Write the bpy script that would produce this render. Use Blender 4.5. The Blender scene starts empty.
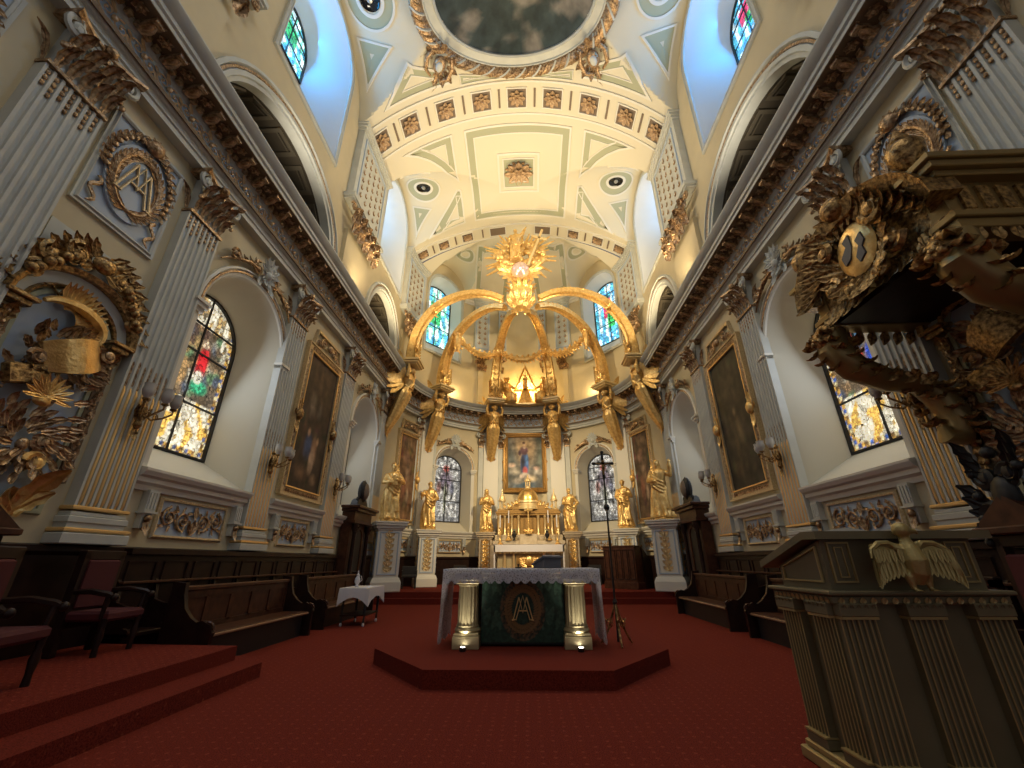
import bpy, bmesh, math, random
from math import sin, cos, pi, sqrt, radians as rad
from mathutils import Vector, Matrix, geometry, noise
random.seed(7)
S = bpy.context.scene
COL = S.collection
V3 = Vector

# ---------------------------------------------------------------- mesh builder
class MB:
    def __init__(s):
        s.v = []; s.f = []; s.M = Matrix()
    def add(s, vs, fs):
        n = len(s.v); M = s.M
        s.v += [tuple(M @ V3(p)) for p in vs]
        s.f += [tuple(n + i for i in f) for f in fs]
        return s
    def at(s, *loc, rz=0, rx=0, ry=0, sc=1):
        sv = sc if isinstance(sc, (tuple, list)) else (sc, sc, sc)
        s.M = Matrix.Translation(loc) @ Matrix.Rotation(rz, 4, 'Z') @ Matrix.Rotation(rx, 4, 'X') @ Matrix.Rotation(ry, 4, 'Y') @ Matrix.Diagonal((*sv, 1))
        return s
    def home(s):
        s.M = Matrix(); return s
    def box(s, x0, x1, y0, y1, z0, z1, b=0):
        if b <= 0:
            return s.add([(x0,y0,z0),(x1,y0,z0),(x1,y1,z0),(x0,y1,z0),(x0,y0,z1),(x1,y0,z1),(x1,y1,z1),(x0,y1,z1)],
                         [(0,3,2,1),(4,5,6,7),(0,1,5,4),(1,2,6,5),(2,3,7,6),(3,0,4,7)])
        vs = []
        for z, i in ((z0,b),(z0+b,0),(z1-b,0),(z1,b)):
            vs += [(x0+i+(b-i if 0 else 0),y0+i,z),(x1-i,y0+i,z),(x1-i,y1-i,z),(x0+i,y1-i,z)]
        fs = [(3,2,1,0),(12,13,14,15)]
        for k in range(3):
            for j in range(4):
                a = k*4+j; c = k*4+(j+1) % 4
                fs.append((a, c, c+4, a+4))
        return s.add(vs, fs)
    def taper(s, x0, x1, y0, y1, z0, z1, k):
        cx, cy = (x0+x1)/2, (y0+y1)/2
        q = lambda x, c: c+(x-c)*k
        return s.add([(x0,y0,z0),(x1,y0,z0),(x1,y1,z0),(x0,y1,z0),(q(x0,cx),q(y0,cy),z1),(q(x1,cx),q(y0,cy),z1),(q(x1,cx),q(y1,cy),z1),(q(x0,cx),q(y1,cy),z1)],
                     [(0,3,2,1),(4,5,6,7),(0,1,5,4),(1,2,6,5),(2,3,7,6),(3,0,4,7)])
    def rings(s, R, closed=True, caps=True):
        n = len(R[0]); vs = [p for r in R for p in r]; fs = []
        for i in range(len(R)-1):
            for j in range(n if closed else n-1):
                a = i*n+j; b = i*n+(j+1) % n
                fs.append((a, b, b+n, a+n))
        if caps and closed:
            fs.append(tuple(range(n-1, -1, -1))); fs.append(tuple((len(R)-1)*n+j for j in range(n)))
        return s.add(vs, fs)
    def tube(s, P, r, seg=6, caps=True, flat=1.0):
        P = [V3(p) for p in P]; n = len(P)
        rs = r if isinstance(r, (list, tuple)) else [r]*n
        R = []; up = V3((0, 1, 0)); prev = None
        for i in range(n):
            t = (P[min(i+1, n-1)]-P[max(i-1, 0)])
            t = t.normalized() if t.length > 1e-9 else V3((0, 0, 1))
            if prev is None:
                a = up.cross(t)
                if a.length < .2: a = V3((1, 0, 0)).cross(t)
                a.normalize()
            else:
                a = prev-t*prev.dot(t)
                a = a.normalized() if a.length > 1e-6 else V3((1, 0, 0))
            prev = a; b = t.cross(a)
            R.append([tuple(P[i]+(a*cos(2*pi*k/seg)+b*sin(2*pi*k/seg)*flat)*rs[i]) for k in range(seg)])
        return s.rings(R, True, caps)
    def lathe(s, prof, seg=16, cx=0, cy=0, z=0, a0=0, a1=2*pi, sx=1, sy=1, fl=None):
        full = abs(a1-a0-2*pi) < 1e-6
        m = seg if full else seg+1
        R = []
        for r, zz in prof:
            R.append([(cx+r*sx*(1 if fl is None else fl(a0+(a1-a0)*k/seg))*cos(a0+(a1-a0)*k/seg), cy+r*sy*(1 if fl is None else fl(a0+(a1-a0)*k/seg))*sin(a0+(a1-a0)*k/seg), z+zz) for k in range(m)])
        return s.rings(R, full, full)
    def ball(s, c, r, seg=10, n=6, sc=(1, 1, 1)):
        R = []
        for i in range(n+1):
            a = -pi/2+pi*i/n; q = max(cos(a), .02)
            R.append([(c[0]+r*q*cos(2*pi*k/seg)*sc[0], c[1]+r*q*sin(2*pi*k/seg)*sc[1], c[2]+r*sin(a)*sc[2]) for k in range(seg)])
        return s.rings(R)
    def prism(s, poly, y0, y1):
        n = len(poly)
        tri = geometry.tessellate_polygon([[V3((x, z, 0)) for x, z in poly]])
        vs = [(x, y0, z) for x, z in poly]+[(x, y1, z) for x, z in poly]
        fs = [tuple(t) for t in tri]+[tuple(n+i for i in reversed(t)) for t in tri]
        fs += [(i, (i+1) % n, n+(i+1) % n, n+i) for i in range(n)]
        return s.add(vs, fs)
    def strip(s, x, prof, x1):                # profile (y,z) extruded along x
        n = len(prof)
        R = [[(x, p[0], p[1]) for p in prof], [(x1, p[0], p[1]) for p in prof]]
        return s.rings(R)
    def frame(s, path, prof, closed=True):    # path (x,z) in wall plane; prof (offset outward, y)
        n = len(path); R = []
        cx = 0; area = sum(path[i][0]*path[(i+1) % n][1]-path[(i+1) % n][0]*path[i][1] for i in range(n))
        sg = 1 if area > 0 else -1
        if not closed: sg = -1
        for i in range(n):
            p = V3(path[i])
            if closed:
                a = V3(path[i-1]); b = V3(path[(i+1) % n])
            else:
                a = V3(path[max(i-1, 0)]); b = V3(path[min(i+1, n-1)])
            d1 = (p-a); d2 = (b-p)
            d1 = d1.normalized() if d1.length > 1e-9 else d2.normalized()
            d2 = d2.normalized() if d2.length > 1e-9 else d1
            n1 = V3((d1.y, -d1.x))*sg; n2 = V3((d2.y, -d2.x))*sg
            m = (n1+n2); m = m.normalized() if m.length > 1e-6 else n1
            k = 1/max(.35, m.dot(n1))
            R.append([(p.x+m.x*o*k, y, p.y+m.y*o*k) for o, y in prof])
        if closed: R.append(R[0])
        return s.rings(R, True, not closed)
    def leaf(s, p, d, nrm, L, W, curl=1.2, n=7, lob=3, cup=.25):
        p = V3(p); d = V3(d).normalized(); nr = V3(nrm); nr = (nr-d*nr.dot(d)).normalized(); sd = d.cross(nr)
        R = []; q = p.copy(); st = L/(n-1)
        for i in range(n):
            t = i/(n-1); a = curl*t*t
            w = W*.5*(sin(pi*min(1, t*.86+.12))**.7)*(.72+.28*abs(cos(lob*pi*t)))
            dd = d*cos(a)+nr*sin(a); nn = nr*cos(a)-d*sin(a)
            c = w*cup
            R.append([tuple(q-sd*w+nn*c), tuple(q-sd*w*.5-nn*c*.2), tuple(q+nn*c*.7), tuple(q+sd*w*.5-nn*c*.2), tuple(q+sd*w+nn*c)])
            q = q+dd*st
        return s.rings(R, False, False)
    def spiral(s, c, r, turns, a0, dr=1, th=.02, y=0, seg=5, n=None, end=.12, lead=None, flat=1):
        n = n or int(10*turns)+4; P = []; rs = []
        if lead:
            P.append((lead[0], y, lead[1])); rs.append(th)
        for i in range(n):
            t = i/(n-1); rr = r*(1-t*(1-end)); a = a0+dr*2*pi*turns*t
            P.append((c[0]+rr*cos(a), y, c[1]+rr*sin(a))); rs.append(th*(1-.45*t))
        s.tube(P, rs, seg, flat=flat)
        s.ball((P[-1][0], y, P[-1][2]), th*1.5, 6, 4)
        return s
    def mesh(s, name, ang=40):
        me = bpy.data.meshes.new(name); me.from_pydata(s.v, [], s.f); me.update()
        if ang:
            me.polygons.foreach_set('use_smooth', [True]*len(me.polygons))
            me.set_sharp_from_angle(angle=rad(ang))
        return me
    def build(s, name, mat, parent=None, ang=40):
        o = bpy.data.objects.new(name, s.mesh(name, ang))
        o.data.materials.append(mat); COL.objects.link(o)
        if parent: o.parent = parent
        return o

def tag(o, label=None, cat=None, group=None, kind=None):
    if label: o['label'] = label
    if cat: o['category'] = cat
    if group: o['group'] = group
    if kind: o['kind'] = kind
    return o
def thing(name, label, cat, loc=(0, 0, 0), rz=0, group=None, sc=None):
    o = bpy.data.objects.new(name, None); COL.objects.link(o)
    o.empty_display_size = .2; o.location = loc; o.rotation_euler = (0, 0, rz)
    if sc: o.scale = sc
    return tag(o, label, cat, group)
def struct(name):
    o = bpy.data.objects.new(name, None); COL.objects.link(o)
    return tag(o, kind='structure')
KIDS = {}
def dup(o, loc, rz=0, label=None, group=None, parent=None):
    kids = {}
    for q in COL.objects:
        if q.parent: kids.setdefault(q.parent, []).append(q)
    def cp(a, par):
        c = a.copy(); COL.objects.link(c); c.parent = par
        for k in kids.get(a, []): cp(k, c)
        return c
    r = cp(o, parent); r.location = loc; r.rotation_euler = (0, 0, rz)
    if label: r['label'] = label
    if group: r['group'] = group
    return r
# walls: the right (east) one at x=+W, left at x=-W, apse a half cylinder behind
W = 6.2; YA = 17.9; H = pi/2
def wall_frame(side, y, z=0, w=0):            # side -1 left, +1 right ; local +y points into the room
    return (side*(W-w), y, z), side*H
def apse_frame(a, z=0, w=0):                  # a: degrees from the left corner
    t = rad(180-a); r = W-w
    return (r*cos(t), YA+r*sin(t), z), t+H

# ---------------------------------------------------------------- materials
def new_mat(name):
    m = bpy.data.materials.new(name); m.use_nodes = True
    nt = m.node_tree; return m, nt, nt.nodes['Principled BSDF']
def N(nt, t, **k):
    n = nt.nodes.new(t)
    for a, b in k.items(): setattr(n, a, b)
    return n
def L(nt, a, b): nt.links.new(a, b)
def mat(name, c, rough=.5, metal=0, c2=None, scale=6, bump=0, bscale=30, spec=.5, coat=0, detail=4):
    m, nt, b = new_mat(name)
    b.inputs['Base Color'].default_value = (*c, 1); b.inputs['Roughness'].default_value = rough
    b.inputs['Metallic'].default_value = metal; b.inputs['Specular IOR Level'].default_value = spec
    if coat: b.inputs['Coat Weight'].default_value = coat
    tc = N(nt, 'ShaderNodeTexCoord')
    if c2:
        n = N(nt, 'ShaderNodeTexNoise'); n.inputs['Scale'].default_value = scale; n.inputs['Detail'].default_value = detail
        r = N(nt, 'ShaderNodeValToRGB'); r.color_ramp.elements[0].color = (*c, 1); r.color_ramp.elements[1].color = (*c2, 1)
        r.color_ramp.elements[0].position = .35; r.color_ramp.elements[1].position = .65
        L(nt, tc.outputs['Object'], n.inputs['Vector']); L(nt, n.outputs['Fac'], r.inputs[0]); L(nt, r.outputs[0], b.inputs['Base Color'])
    if bump:
        n = N(nt, 'ShaderNodeTexNoise'); n.inputs['Scale'].default_value = bscale; n.inputs['Detail'].default_value = 3
        u = N(nt, 'ShaderNodeBump'); u.inputs['Strength'].default_value = bump; u.inputs['Distance'].default_value = .02
        L(nt, tc.outputs['Object'], n.inputs['Vector']); L(nt, n.outputs['Fac'], u.inputs['Height']); L(nt, u.outputs[0], b.inputs['Normal'])
    return m
M = dict(
 wall=mat('cream_plaster', (.66,.56,.36), .6, c2=(.60,.51,.33), scale=1.2),
 trim=mat('pale_grey_paint', (.60,.61,.56), .5, c2=(.54,.55,.51), scale=3),
 white=mat('off_white_paint', (.78,.75,.66), .5),
 vault=mat('vault_cream', (.74,.68,.52), .6),
 sage=mat('sage_band', (.42,.43,.29), .6),
 blue=mat('pale_blue_ground', (.46,.54,.64), .5),
 reveal=mat('reveal_cream', (.68,.63,.50), .6),
 shaft=mat('shaft_white', (.74,.76,.76), .6),
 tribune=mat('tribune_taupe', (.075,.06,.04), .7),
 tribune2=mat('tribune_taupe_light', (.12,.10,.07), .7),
 gold=mat('bright_gold_leaf', (1,.70,.28), .32, .65, c2=(.76,.46,.15), scale=9, bump=.4, bscale=25),
 gilt=mat('shaded_patina_gilding', (.20,.11,.05), .36, .6, c2=(.66,.46,.27), scale=16, bump=.6, bscale=32),  # umber-to-cream mottle: patina plus painted shadows and highlights of the carving
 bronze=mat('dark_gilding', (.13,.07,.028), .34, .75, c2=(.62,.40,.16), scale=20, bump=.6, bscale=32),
 umber=mat('umber_paint', (.16,.10,.05), .6),  # plain brown of the soffits and niche strips
 goldline=mat('gold_line', (.85,.58,.25), .35, .7),
 wood=mat('dark_walnut', (.016,.007,.006), .38, c2=(.030,.013,.009), scale=5, spec=.25),
 wood2=mat('brown_walnut', (.095,.036,.018), .4, c2=(.05,.018,.010), scale=7, spec=.3),
 olive=mat('olive_bronze_paint', (.20,.165,.09), .5, c2=(.165,.135,.072), scale=3),
 olivegold=mat('olive_gold_edges', (.50,.38,.17), .4, .4),
 eagle=mat('eagle_antique_gold', (.48,.37,.15), .42, .5, bump=.2, bscale=60),
 redcloth=mat('crimson_upholstery', (.075,.008,.012), .8),
 black=mat('black_paint', (.012,.011,.011), .5),
 iron=mat('blackened_metal', (.05,.045,.04), .4, .6),
 linen=mat('white_linen', (.72,.70,.72), .8, bump=.2, bscale=80),
 frost=mat('frosted_glass_shade', (.55,.52,.47), .3),
 brass=mat('brass', (.62,.40,.15), .3, .9),
 marble=mat('cream_marble', (.60,.50,.36), .3, c2=(.50,.40,.27), scale=6),
 glassdark=mat('dark_lens', (.01,.01,.01), .1),
 globe=mat('pearly_globe', (.72,.55,.50), .22, .6),
 leather=mat('dark_grey_leather', (.10,.10,.12), .5),
 paper=mat('paper', (.75,.74,.70), .7),
 metal=mat('brushed_metal', (.6,.6,.6), .3, .9),
 tanframe=mat('gold_picture_frame', (.50,.30,.10), .4, .6, c2=(.42,.24,.08), scale=20),
 creamgold=mat('pale_gilded_frame', (.70,.58,.36), .42, .35, c2=(.55,.40,.22), scale=30),
)
M['goldw'] = mat('satin_gold_mouldings', (.93,.72,.38), .38, .55)
M['rosegilt'] = mat('rose_cream_gilding', (.62,.44,.26), .45, .25, c2=(.42,.26,.14), scale=12)
M['goldpaint'] = mat('warm_stone_gold_paint', (.50,.40,.22), .4, .2)
M['altargold'] = mat('altar_column_gold_paint', (.52,.43,.24), .32, .35)
M['goldsmooth'] = mat('polished_gold_dome', (.80,.52,.18), .28, .85)
M['bronze2'] = mat('olive_gilding', (.34,.24,.10), .4, .6)
M['umberpink'] = mat('coffer_rose_umber', (.20,.145,.10), .6)
M['embro'] = mat('brown_gold_embroidery', (.24,.13,.05), .6)
M['baize'] = mat('green_baize', (.05,.09,.06), .9)
def m_color(name, emis=0, rough=.45, leads=0, noise_s=0):
    m, nt, b = new_mat(name)
    a = N(nt, 'ShaderNodeVertexColor', layer_name='Col')
    out = a.outputs['Color']
    if noise_s:
        tc = N(nt, 'ShaderNodeTexCoord'); n = N(nt, 'ShaderNodeTexNoise'); n.inputs['Scale'].default_value = noise_s; n.inputs['Detail'].default_value = 6
        r = N(nt, 'ShaderNodeValToRGB'); r.color_ramp.elements[0].color = (.55,.55,.55,1); r.color_ramp.elements[1].color = (1.3,1.3,1.3,1)
        r.color_ramp.elements[0].position = .35; r.color_ramp.elements[1].position = .65
        mx = N(nt, 'ShaderNodeMix', data_type='RGBA', blend_type='MULTIPLY'); mx.inputs[0].default_value = 1
        L(nt, tc.outputs['Object'], n.inputs['Vector']); L(nt, n.outputs['Fac'], r.inputs[0]); L(nt, out, mx.inputs[6]); L(nt, r.outputs[0], mx.inputs[7]); out = mx.outputs[2]
    if leads:
        tc = N(nt, 'ShaderNodeTexCoord'); v = N(nt, 'ShaderNodeTexVoronoi', feature='DISTANCE_TO_EDGE'); v.inputs['Scale'].default_value = leads
        v2 = N(nt, 'ShaderNodeTexVoronoi'); v2.inputs['Scale'].default_value = leads
        r = N(nt, 'ShaderNodeValToRGB'); r.color_ramp.interpolation = 'CONSTANT'
        r.color_ramp.elements[0].color = (.02,.02,.02,1); r.color_ramp.elements[1].color = (1,1,1,1); r.color_ramp.elements[1].position = .035
        hs = N(nt, 'ShaderNodeMath', operation='MULTIPLY_ADD'); hs.inputs[1].default_value = 1.0; hs.inputs[2].default_value = .45
        sep = N(nt, 'ShaderNodeSeparateColor')
        L(nt, tc.outputs['Object'], v.inputs['Vector']); L(nt, tc.outputs['Object'], v2.inputs['Vector'])
        L(nt, v.outputs['Distance'], r.inputs[0]); L(nt, v2.outputs['Color'], sep.inputs[0]); L(nt, sep.outputs[0], hs.inputs[0])
        mx = N(nt, 'ShaderNodeMix', data_type='RGBA', blend_type='MULTIPLY'); mx.inputs[0].default_value = 1
        my = N(nt, 'ShaderNodeMix', data_type='RGBA', blend_type='MULTIPLY'); my.inputs[0].default_value = 1
        L(nt, out, mx.inputs[6]); L(nt, r.outputs[0], mx.inputs[7]); L(nt, mx.outputs[2], my.inputs[6]); L(nt, hs.outputs[0], my.inputs[7]); out = my.outputs[2]
    L(nt, out, b.inputs['Base Color']); b.inputs['Roughness'].default_value = rough
    if emis:
        L(nt, out, b.inputs['Emission Color']); b.inputs['Emission Strength'].default_value = emis
    return m
M['canvas'] = m_color('oil_painted_canvas', 0, .62, noise_s=3)
M['fresco'] = m_color('ceiling_fresco', 0, .7, noise_s=1.5)
M['stained'] = m_color('stained_glass_daylight', .72, .3, leads=16)
M['stainedblue'] = m_color('stained_glass_clerestory', 1.1, .3, leads=7)
M['stainedgrey'] = m_color('stained_glass_grey', .40, .3, leads=9)  # grey-toned glass of the apse windows
M['brocade'] = m_color('green_brocade', 0, .6, noise_s=18)
def carpet():
    m, nt, b = new_mat('red_patterned_carpet')
    tc = N(nt, 'ShaderNodeTexCoord')
    v = N(nt, 'ShaderNodeTexVoronoi'); v.inputs['Scale'].default_value = 9; v.inputs['Randomness'].default_value = .15
    r = N(nt, 'ShaderNodeValToRGB'); r.color_ramp.elements[0].color = (.25,.052,.028,1); r.color_ramp.elements[1].color = (.175,.027,.016,1); r.color_ramp.elements[0].position = .10; r.color_ramp.elements[1].position = .20
    n = N(nt, 'ShaderNodeTexNoise'); n.inputs['Scale'].default_value = 90; n.inputs['Detail'].default_value = 2
    n2 = N(nt, 'ShaderNodeTexNoise'); n2.inputs['Scale'].default_value = .8
    r2 = N(nt, 'ShaderNodeValToRGB'); r2.color_ramp.elements[0].color = (.55,.5,.5,1); r2.color_ramp.elements[1].color = (1.35,1.3,1.3,1); r2.color_ramp.elements[0].position = .3; r2.color_ramp.elements[1].position = .7
    mx = N(nt, 'ShaderNodeMix', data_type='RGBA', blend_type='MULTIPLY'); mx.inputs[0].default_value = 1
    L(nt, tc.outputs['Object'], v.inputs['Vector']); L(nt, v.outputs['Distance'], r.inputs[0]); L(nt, tc.outputs['Object'], n.inputs['Vector']); L(nt, n.outputs['Fac'], r2.inputs[0])
    L(nt, r.outputs[0], mx.inputs[6]); L(nt, r2.outputs[0], mx.inputs[7]); L(nt, mx.outputs[2], b.inputs['Base Color']); b.inputs['Roughness'].default_value = .95; b.inputs['Specular IOR Level'].default_value = .1
    bp = N(nt, 'ShaderNodeBump'); bp.inputs['Strength'].default_value = .4; bp.inputs['Distance'].default_value = .01
    L(nt, n.outputs['Fac'], bp.inputs['Height']); L(nt, bp.outputs[0], b.inputs['Normal'])
    return m
M['carpet'] = carpet()
def emit(name, c, s):
    m, nt, b = new_mat(name); b.inputs['Base Color'].default_value = (*c, 1); b.inputs['Emission Color'].default_value = (*c, 1); b.inputs['Emission Strength'].default_value = s; return m
M['lamp'] = emit('lit_lamp', (1, .93, .8), 25)
def lace():
    m, nt, b = new_mat('sheer_lace_cloth'); b.inputs['Base Color'].default_value = (.60,.60,.68,1); b.inputs['Roughness'].default_value = .7
    tc = N(nt, 'ShaderNodeTexCoord'); v = N(nt, 'ShaderNodeTexVoronoi'); v.inputs['Scale'].default_value = 38
    r = N(nt, 'ShaderNodeValToRGB'); r.color_ramp.elements[0].color = (.35,.35,.35,1); r.color_ramp.elements[1].color = (.85,.85,.85,1); r.color_ramp.elements[0].position = .2; r.color_ramp.elements[1].position = .45
    L(nt, tc.outputs['Object'], v.inputs['Vector']); L(nt, v.outputs['Distance'], r.inputs[0]); L(nt, r.outputs[0], b.inputs['Alpha'])
    return m
M['lace'] = lace()

def colour_grid(name, mt, parent, pts, nx, nz, fn, y=0):
    """pts(u,v)->(x,y,z); fn(u,v)->rgb ; one painted or glazed surface"""
    vs = []; cs = []
    for j in range(nz+1):
        for i in range(nx+1):
            u, v = i/nx, j/nz; vs.append(pts(u, v)); cs.append(fn(u, v))
    fs = [(j*(nx+1)+i, j*(nx+1)+i+1, (j+1)*(nx+1)+i+1, (j+1)*(nx+1)+i) for j in range(nz) for i in range(nx)]
    me = bpy.data.meshes.new(name); me.from_pydata(vs, [], fs)
    at = me.color_attributes.new('Col', 'FLOAT_COLOR', 'POINT')
    at.data.foreach_set('color', [q for c in cs for q in (*c, 1)])
    o = bpy.data.objects.new(name, me); me.materials.append(mt); COL.objects.link(o)
    if parent: o.parent = parent
    return o
def blobs(base, L_, u, v):
    c = list(base)
    for (bu, bv, ru, rv, col, soft) in L_:
        d = sqrt(((u-bu)/ru)**2+((v-bv)/rv)**2)
        k = max(0, min(1, (1-d)/soft))
        if k > 0:
            for i in range(3): c[i] = c[i]*(1-k)+col[i]*k
    return c
def nz(x, y, s, o=0): return noise.noise(V3((x*s, y*s, o)))
# ---------------------------------------------------------------- camera, world
P_F, P_PITCH, P_YAW, P_ROLL = 417.149, .402444, .0348596, -.00394574
cam = bpy.data.cameras.new('camera'); co = bpy.data.objects.new('camera', cam); COL.objects.link(co)
cam.sensor_width = 36; cam.lens = P_F/1024*36; cam.clip_end = 200
cp_, sp_ = cos(P_PITCH), sin(P_PITCH); cr, sr = cos(P_ROLL), sin(P_ROLL)
fw = V3((0, cp_, sp_)); up = V3((0, -sp_, cp_)); rt = V3((1, 0, 0))
r2 = rt*cr+up*sr; u2 = -rt*sr+up*cr
RZ = Matrix.Rotation(P_YAW, 3, 'Z'); r2 = RZ @ r2; u2 = RZ @ u2; f2 = RZ @ fw
R3 = Matrix((r2, u2, -f2)).transposed()
co.matrix_world = Matrix.Translation((.152021, 0, 1.4)) @ R3.to_4x4()
S.camera = co
wd = bpy.data.worlds.new('nave_fill'); S.world = wd; wd.use_nodes = True
bg = wd.node_tree.nodes['Background']; bg.inputs[0].default_value = (.92, .94, 1, 1); bg.inputs[1].default_value = .55
S.view_settings.view_transform = 'Standard'; S.view_settings.look = 'None'; S.view_settings.gamma = 1; S.view_settings.exposure = 0
S.view_settings.use_curve_mapping = False
S.cycles.max_bounces = 6; S.cycles.diffuse_bounces = 4; S.cycles.glossy_bounces = 3; S.cycles.transmission_bounces = 3; S.cycles.transparent_max_bounces = 6
S.cycles.caustics_reflective = False; S.cycles.caustics_refractive = False; S.cycles.sample_clamp_indirect = 4; S.cycles.use_denoising = True

# ---------------------------------------------------------------- vault surface
def c_(y): return 20.2 if y < 12.6 else (19.2 if y > 17.5 else 20.2-(y-12.6)/4.9)
def prof_(x, h, a=W):
    R = (a*a+h*h)/(2*h); x = min(abs(x), a); return h-R+sqrt(R*R-x*x)
def pen_(y, yc, hw, r):
    u = (y-yc)/hw; return -9 if abs(u) >= 1 else 17.1+r*sqrt(1-u*u)
def Zv(x, y):
    if y > 19.35:
        r = min(W, sqrt(x*x+(y-YA)**2)); z = 17.1+prof_(r, 2.2)
        a = math.degrees(math.atan2(y-YA, abs(x)))
        u = (a-39)/15
        if abs(u) < 1 and r > 2: z = max(z, 17.1+2.0*sqrt(1-u*u))
        return z
    return max(17.1+prof_(x, c_(y)-17.1), pen_(y, 8.05, 2.8, 2.65), pen_(y, 15.9, 2.1, 2.35))

# path along the walls: s -> point
ST = 2*YA+pi*W
def wp(s, w):
    if s < YA: return (-(W-w), s)
    if s > ST-YA: return (W-w, ST-s)
    a = pi-(s-YA)/W; r = W-w
    return (r*cos(a), YA+r*sin(a))
def sa(a): return YA+W*rad(a)                  # path length at apse angle a (deg)

class Op:                                      # an arched opening
    def __init__(s, c, h, zb, sp, rise): s.c, s.h, s.zb, s.sp, s.r = c, h, zb, sp, rise
    def top(s, u):
        k = (u-s.c)/s.h; return s.sp+s.r*sqrt(max(0, 1-k*k))
    def outline(s, n=16, dh=0, dz=0, dr=None):
        h = s.h-dh; r = s.r-(dh if dr is None else dr)
        P = [(s.c-h, s.zb+dz)]+[(s.c-h*cos(pi*i/n), s.sp+r*sin(pi*i/n)) for i in range(n+1)]+[(s.c+h, s.zb+dz)]
        return P
def wall_cols(mb, s0, s1, ops, z0, ztop, step=.5):
    us = {round(s0, 4), round(s1, 4)}
    k = s0
    while k < s1: us.add(round(k, 4)); k += step
    for o in ops:
        for i in range(17): us.add(round(o.c-o.h*cos(pi*i/16), 4))
    us = sorted(u for u in us if s0-1e-3 <= u <= s1+1e-3)
    for a, b in zip(us, us[1:]):
        if b-a < 1e-4: continue
        m = (a+b)/2; segs = []; lo = (z0, z0)
        for o in sorted([o for o in ops if abs(m-o.c) < o.h], key=lambda o: o.zb):
            segs.append((lo, (o.zb, o.zb))); lo = (o.top(a), o.top(b))
        segs.append((lo, (ztop(a), ztop(b))))
        for (l1, l2), (h1, h2) in segs:
            (xa, ya), (xb, yb) = wp(a, 0), wp(b, 0)
            mb.add([(xa, ya, l1), (xb, yb, l2), (xb, yb, h2), (xa, ya, h1)], [(0, 1, 2, 3)])
def side_ops(R=False):
    f = (lambda y: ST-y) if R else (lambda y: y)
    return [Op(f(8.05), 1.38, 2.85, 6.08, 1.38), Op(f(15.55), 1.3, 2.85, 6.08, 1.35),
            Op(f(8.05), 2.65, 10.0, 10.3, 2.25), Op(f(16.0), 1.85, 10.0, 10.5, 2.15),
            Op(f(8.08), 1.68, 13.93, 17.8, 1.6), Op(f(15.95), 1.6, 13.95, 17.6, 1.55),
            Op(f(.2), 2.4, 10.0, 10.3, 2.25), Op(f(.2), 1.6, 13.93, 17.8, 1.6)]
AOP = [Op(sa(51), 1.12, 2.75, 6.1, 1.12), Op(sa(129), 1.12, 2.75, 6.1, 1.12),
       Op(sa(39), 1.28, 12.6, 16.7, 1.35), Op(sa(141), 1.28, 12.6, 16.7, 1.35)]
LOPS = side_ops(); ROPS = side_ops(True)
def zt(s):
    x, y = wp(s, 0); return Zv(max(-W, min(W, x)), min(y, 24.1))+.02
mb = MB(); wall_cols(mb, -5, YA, LOPS, 1.6, zt); tag(mb.build('wall_left', M['wall'], ang=20), kind='structure')
mb = MB(); wall_cols(mb, ST-YA, ST+5, ROPS, 1.6, zt); tag(mb.build('wall_right', M['wall'], ang=20), kind='structure')
mb = MB(); wall_cols(mb, YA, ST-YA, AOP, 1.6, zt, .3); tag(mb.build('wall_apse', M['wall'], ang=20), kind='structure')
# dark dado below
def sweep(mb, prof, s0, s1, step=.35, flat=False):
    us = [s0]
    if s0 < YA < s1: us.append(YA)
    if s0 < ST-YA < s1: us.append(ST-YA)
    k = max(s0, YA)
    while k < min(s1, ST-YA): us.append(k); k += step
    us = sorted(set(round(u, 4) for u in us+[s1]))
    R = []
    for u in us: R.append([(*wp(u, w), z) for w, z in prof])
    mb.rings(R)
mb = MB(); sweep(mb, [(0,0),(.06,0),(.06,.25),(.03,.28),(.03,1.5),(.08,1.55),(.08,1.62),(0,1.64)], -5, ST+5)
tag(mb.build('trim_1', M['wood'], ang=30), kind='structure')

# floor and upper level
mb = MB(); mb.box(-7.6, 7.6, -5, 17.0, -.1, 0)
tag(mb.build('floor', M['carpet']), kind='structure')
st = thing('sanctuary_steps', 'two red carpeted steps rising to the high altar level across the apse', 'steps', (0, 16.6, 0))
def step_poly(y, x, bow):
    P = [(-x, y)]+[(-2.6, y), (-2.2, y-bow), (2.2, y-bow), (2.6, y)]+[(x, y)]
    return P
def slab(mb, P, z0, z1, nose=.025):
    n = len(P)
    tri = geometry.tessellate_polygon([[V3((a, b, 0)) for a, b in P]])
    mb.add([(a, b, z1) for a, b in P], [tuple(t) for t in tri])
    R = [[(a, b, z) for a, b in P] for z in (z0, z1)]
    mb.rings(R, True, False)
arc = [(W*cos(t), YA+W*sin(t)) for t in [pi*i/24 for i in range(25)]]
mb = MB(); slab(mb, [(-6.2, 16.62), (6.2, 16.62)]+arc, 0, .19); mb.build('lower_step', M['carpet'], st).location = (0, -16.6, 0)
mb = MB(); slab(mb, [(-6.2, 16.95), (6.2, 16.95)]+arc, .19, .38); mb.build('upper_step', M['carpet'], st).location = (0, -16.6, 0)

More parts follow.
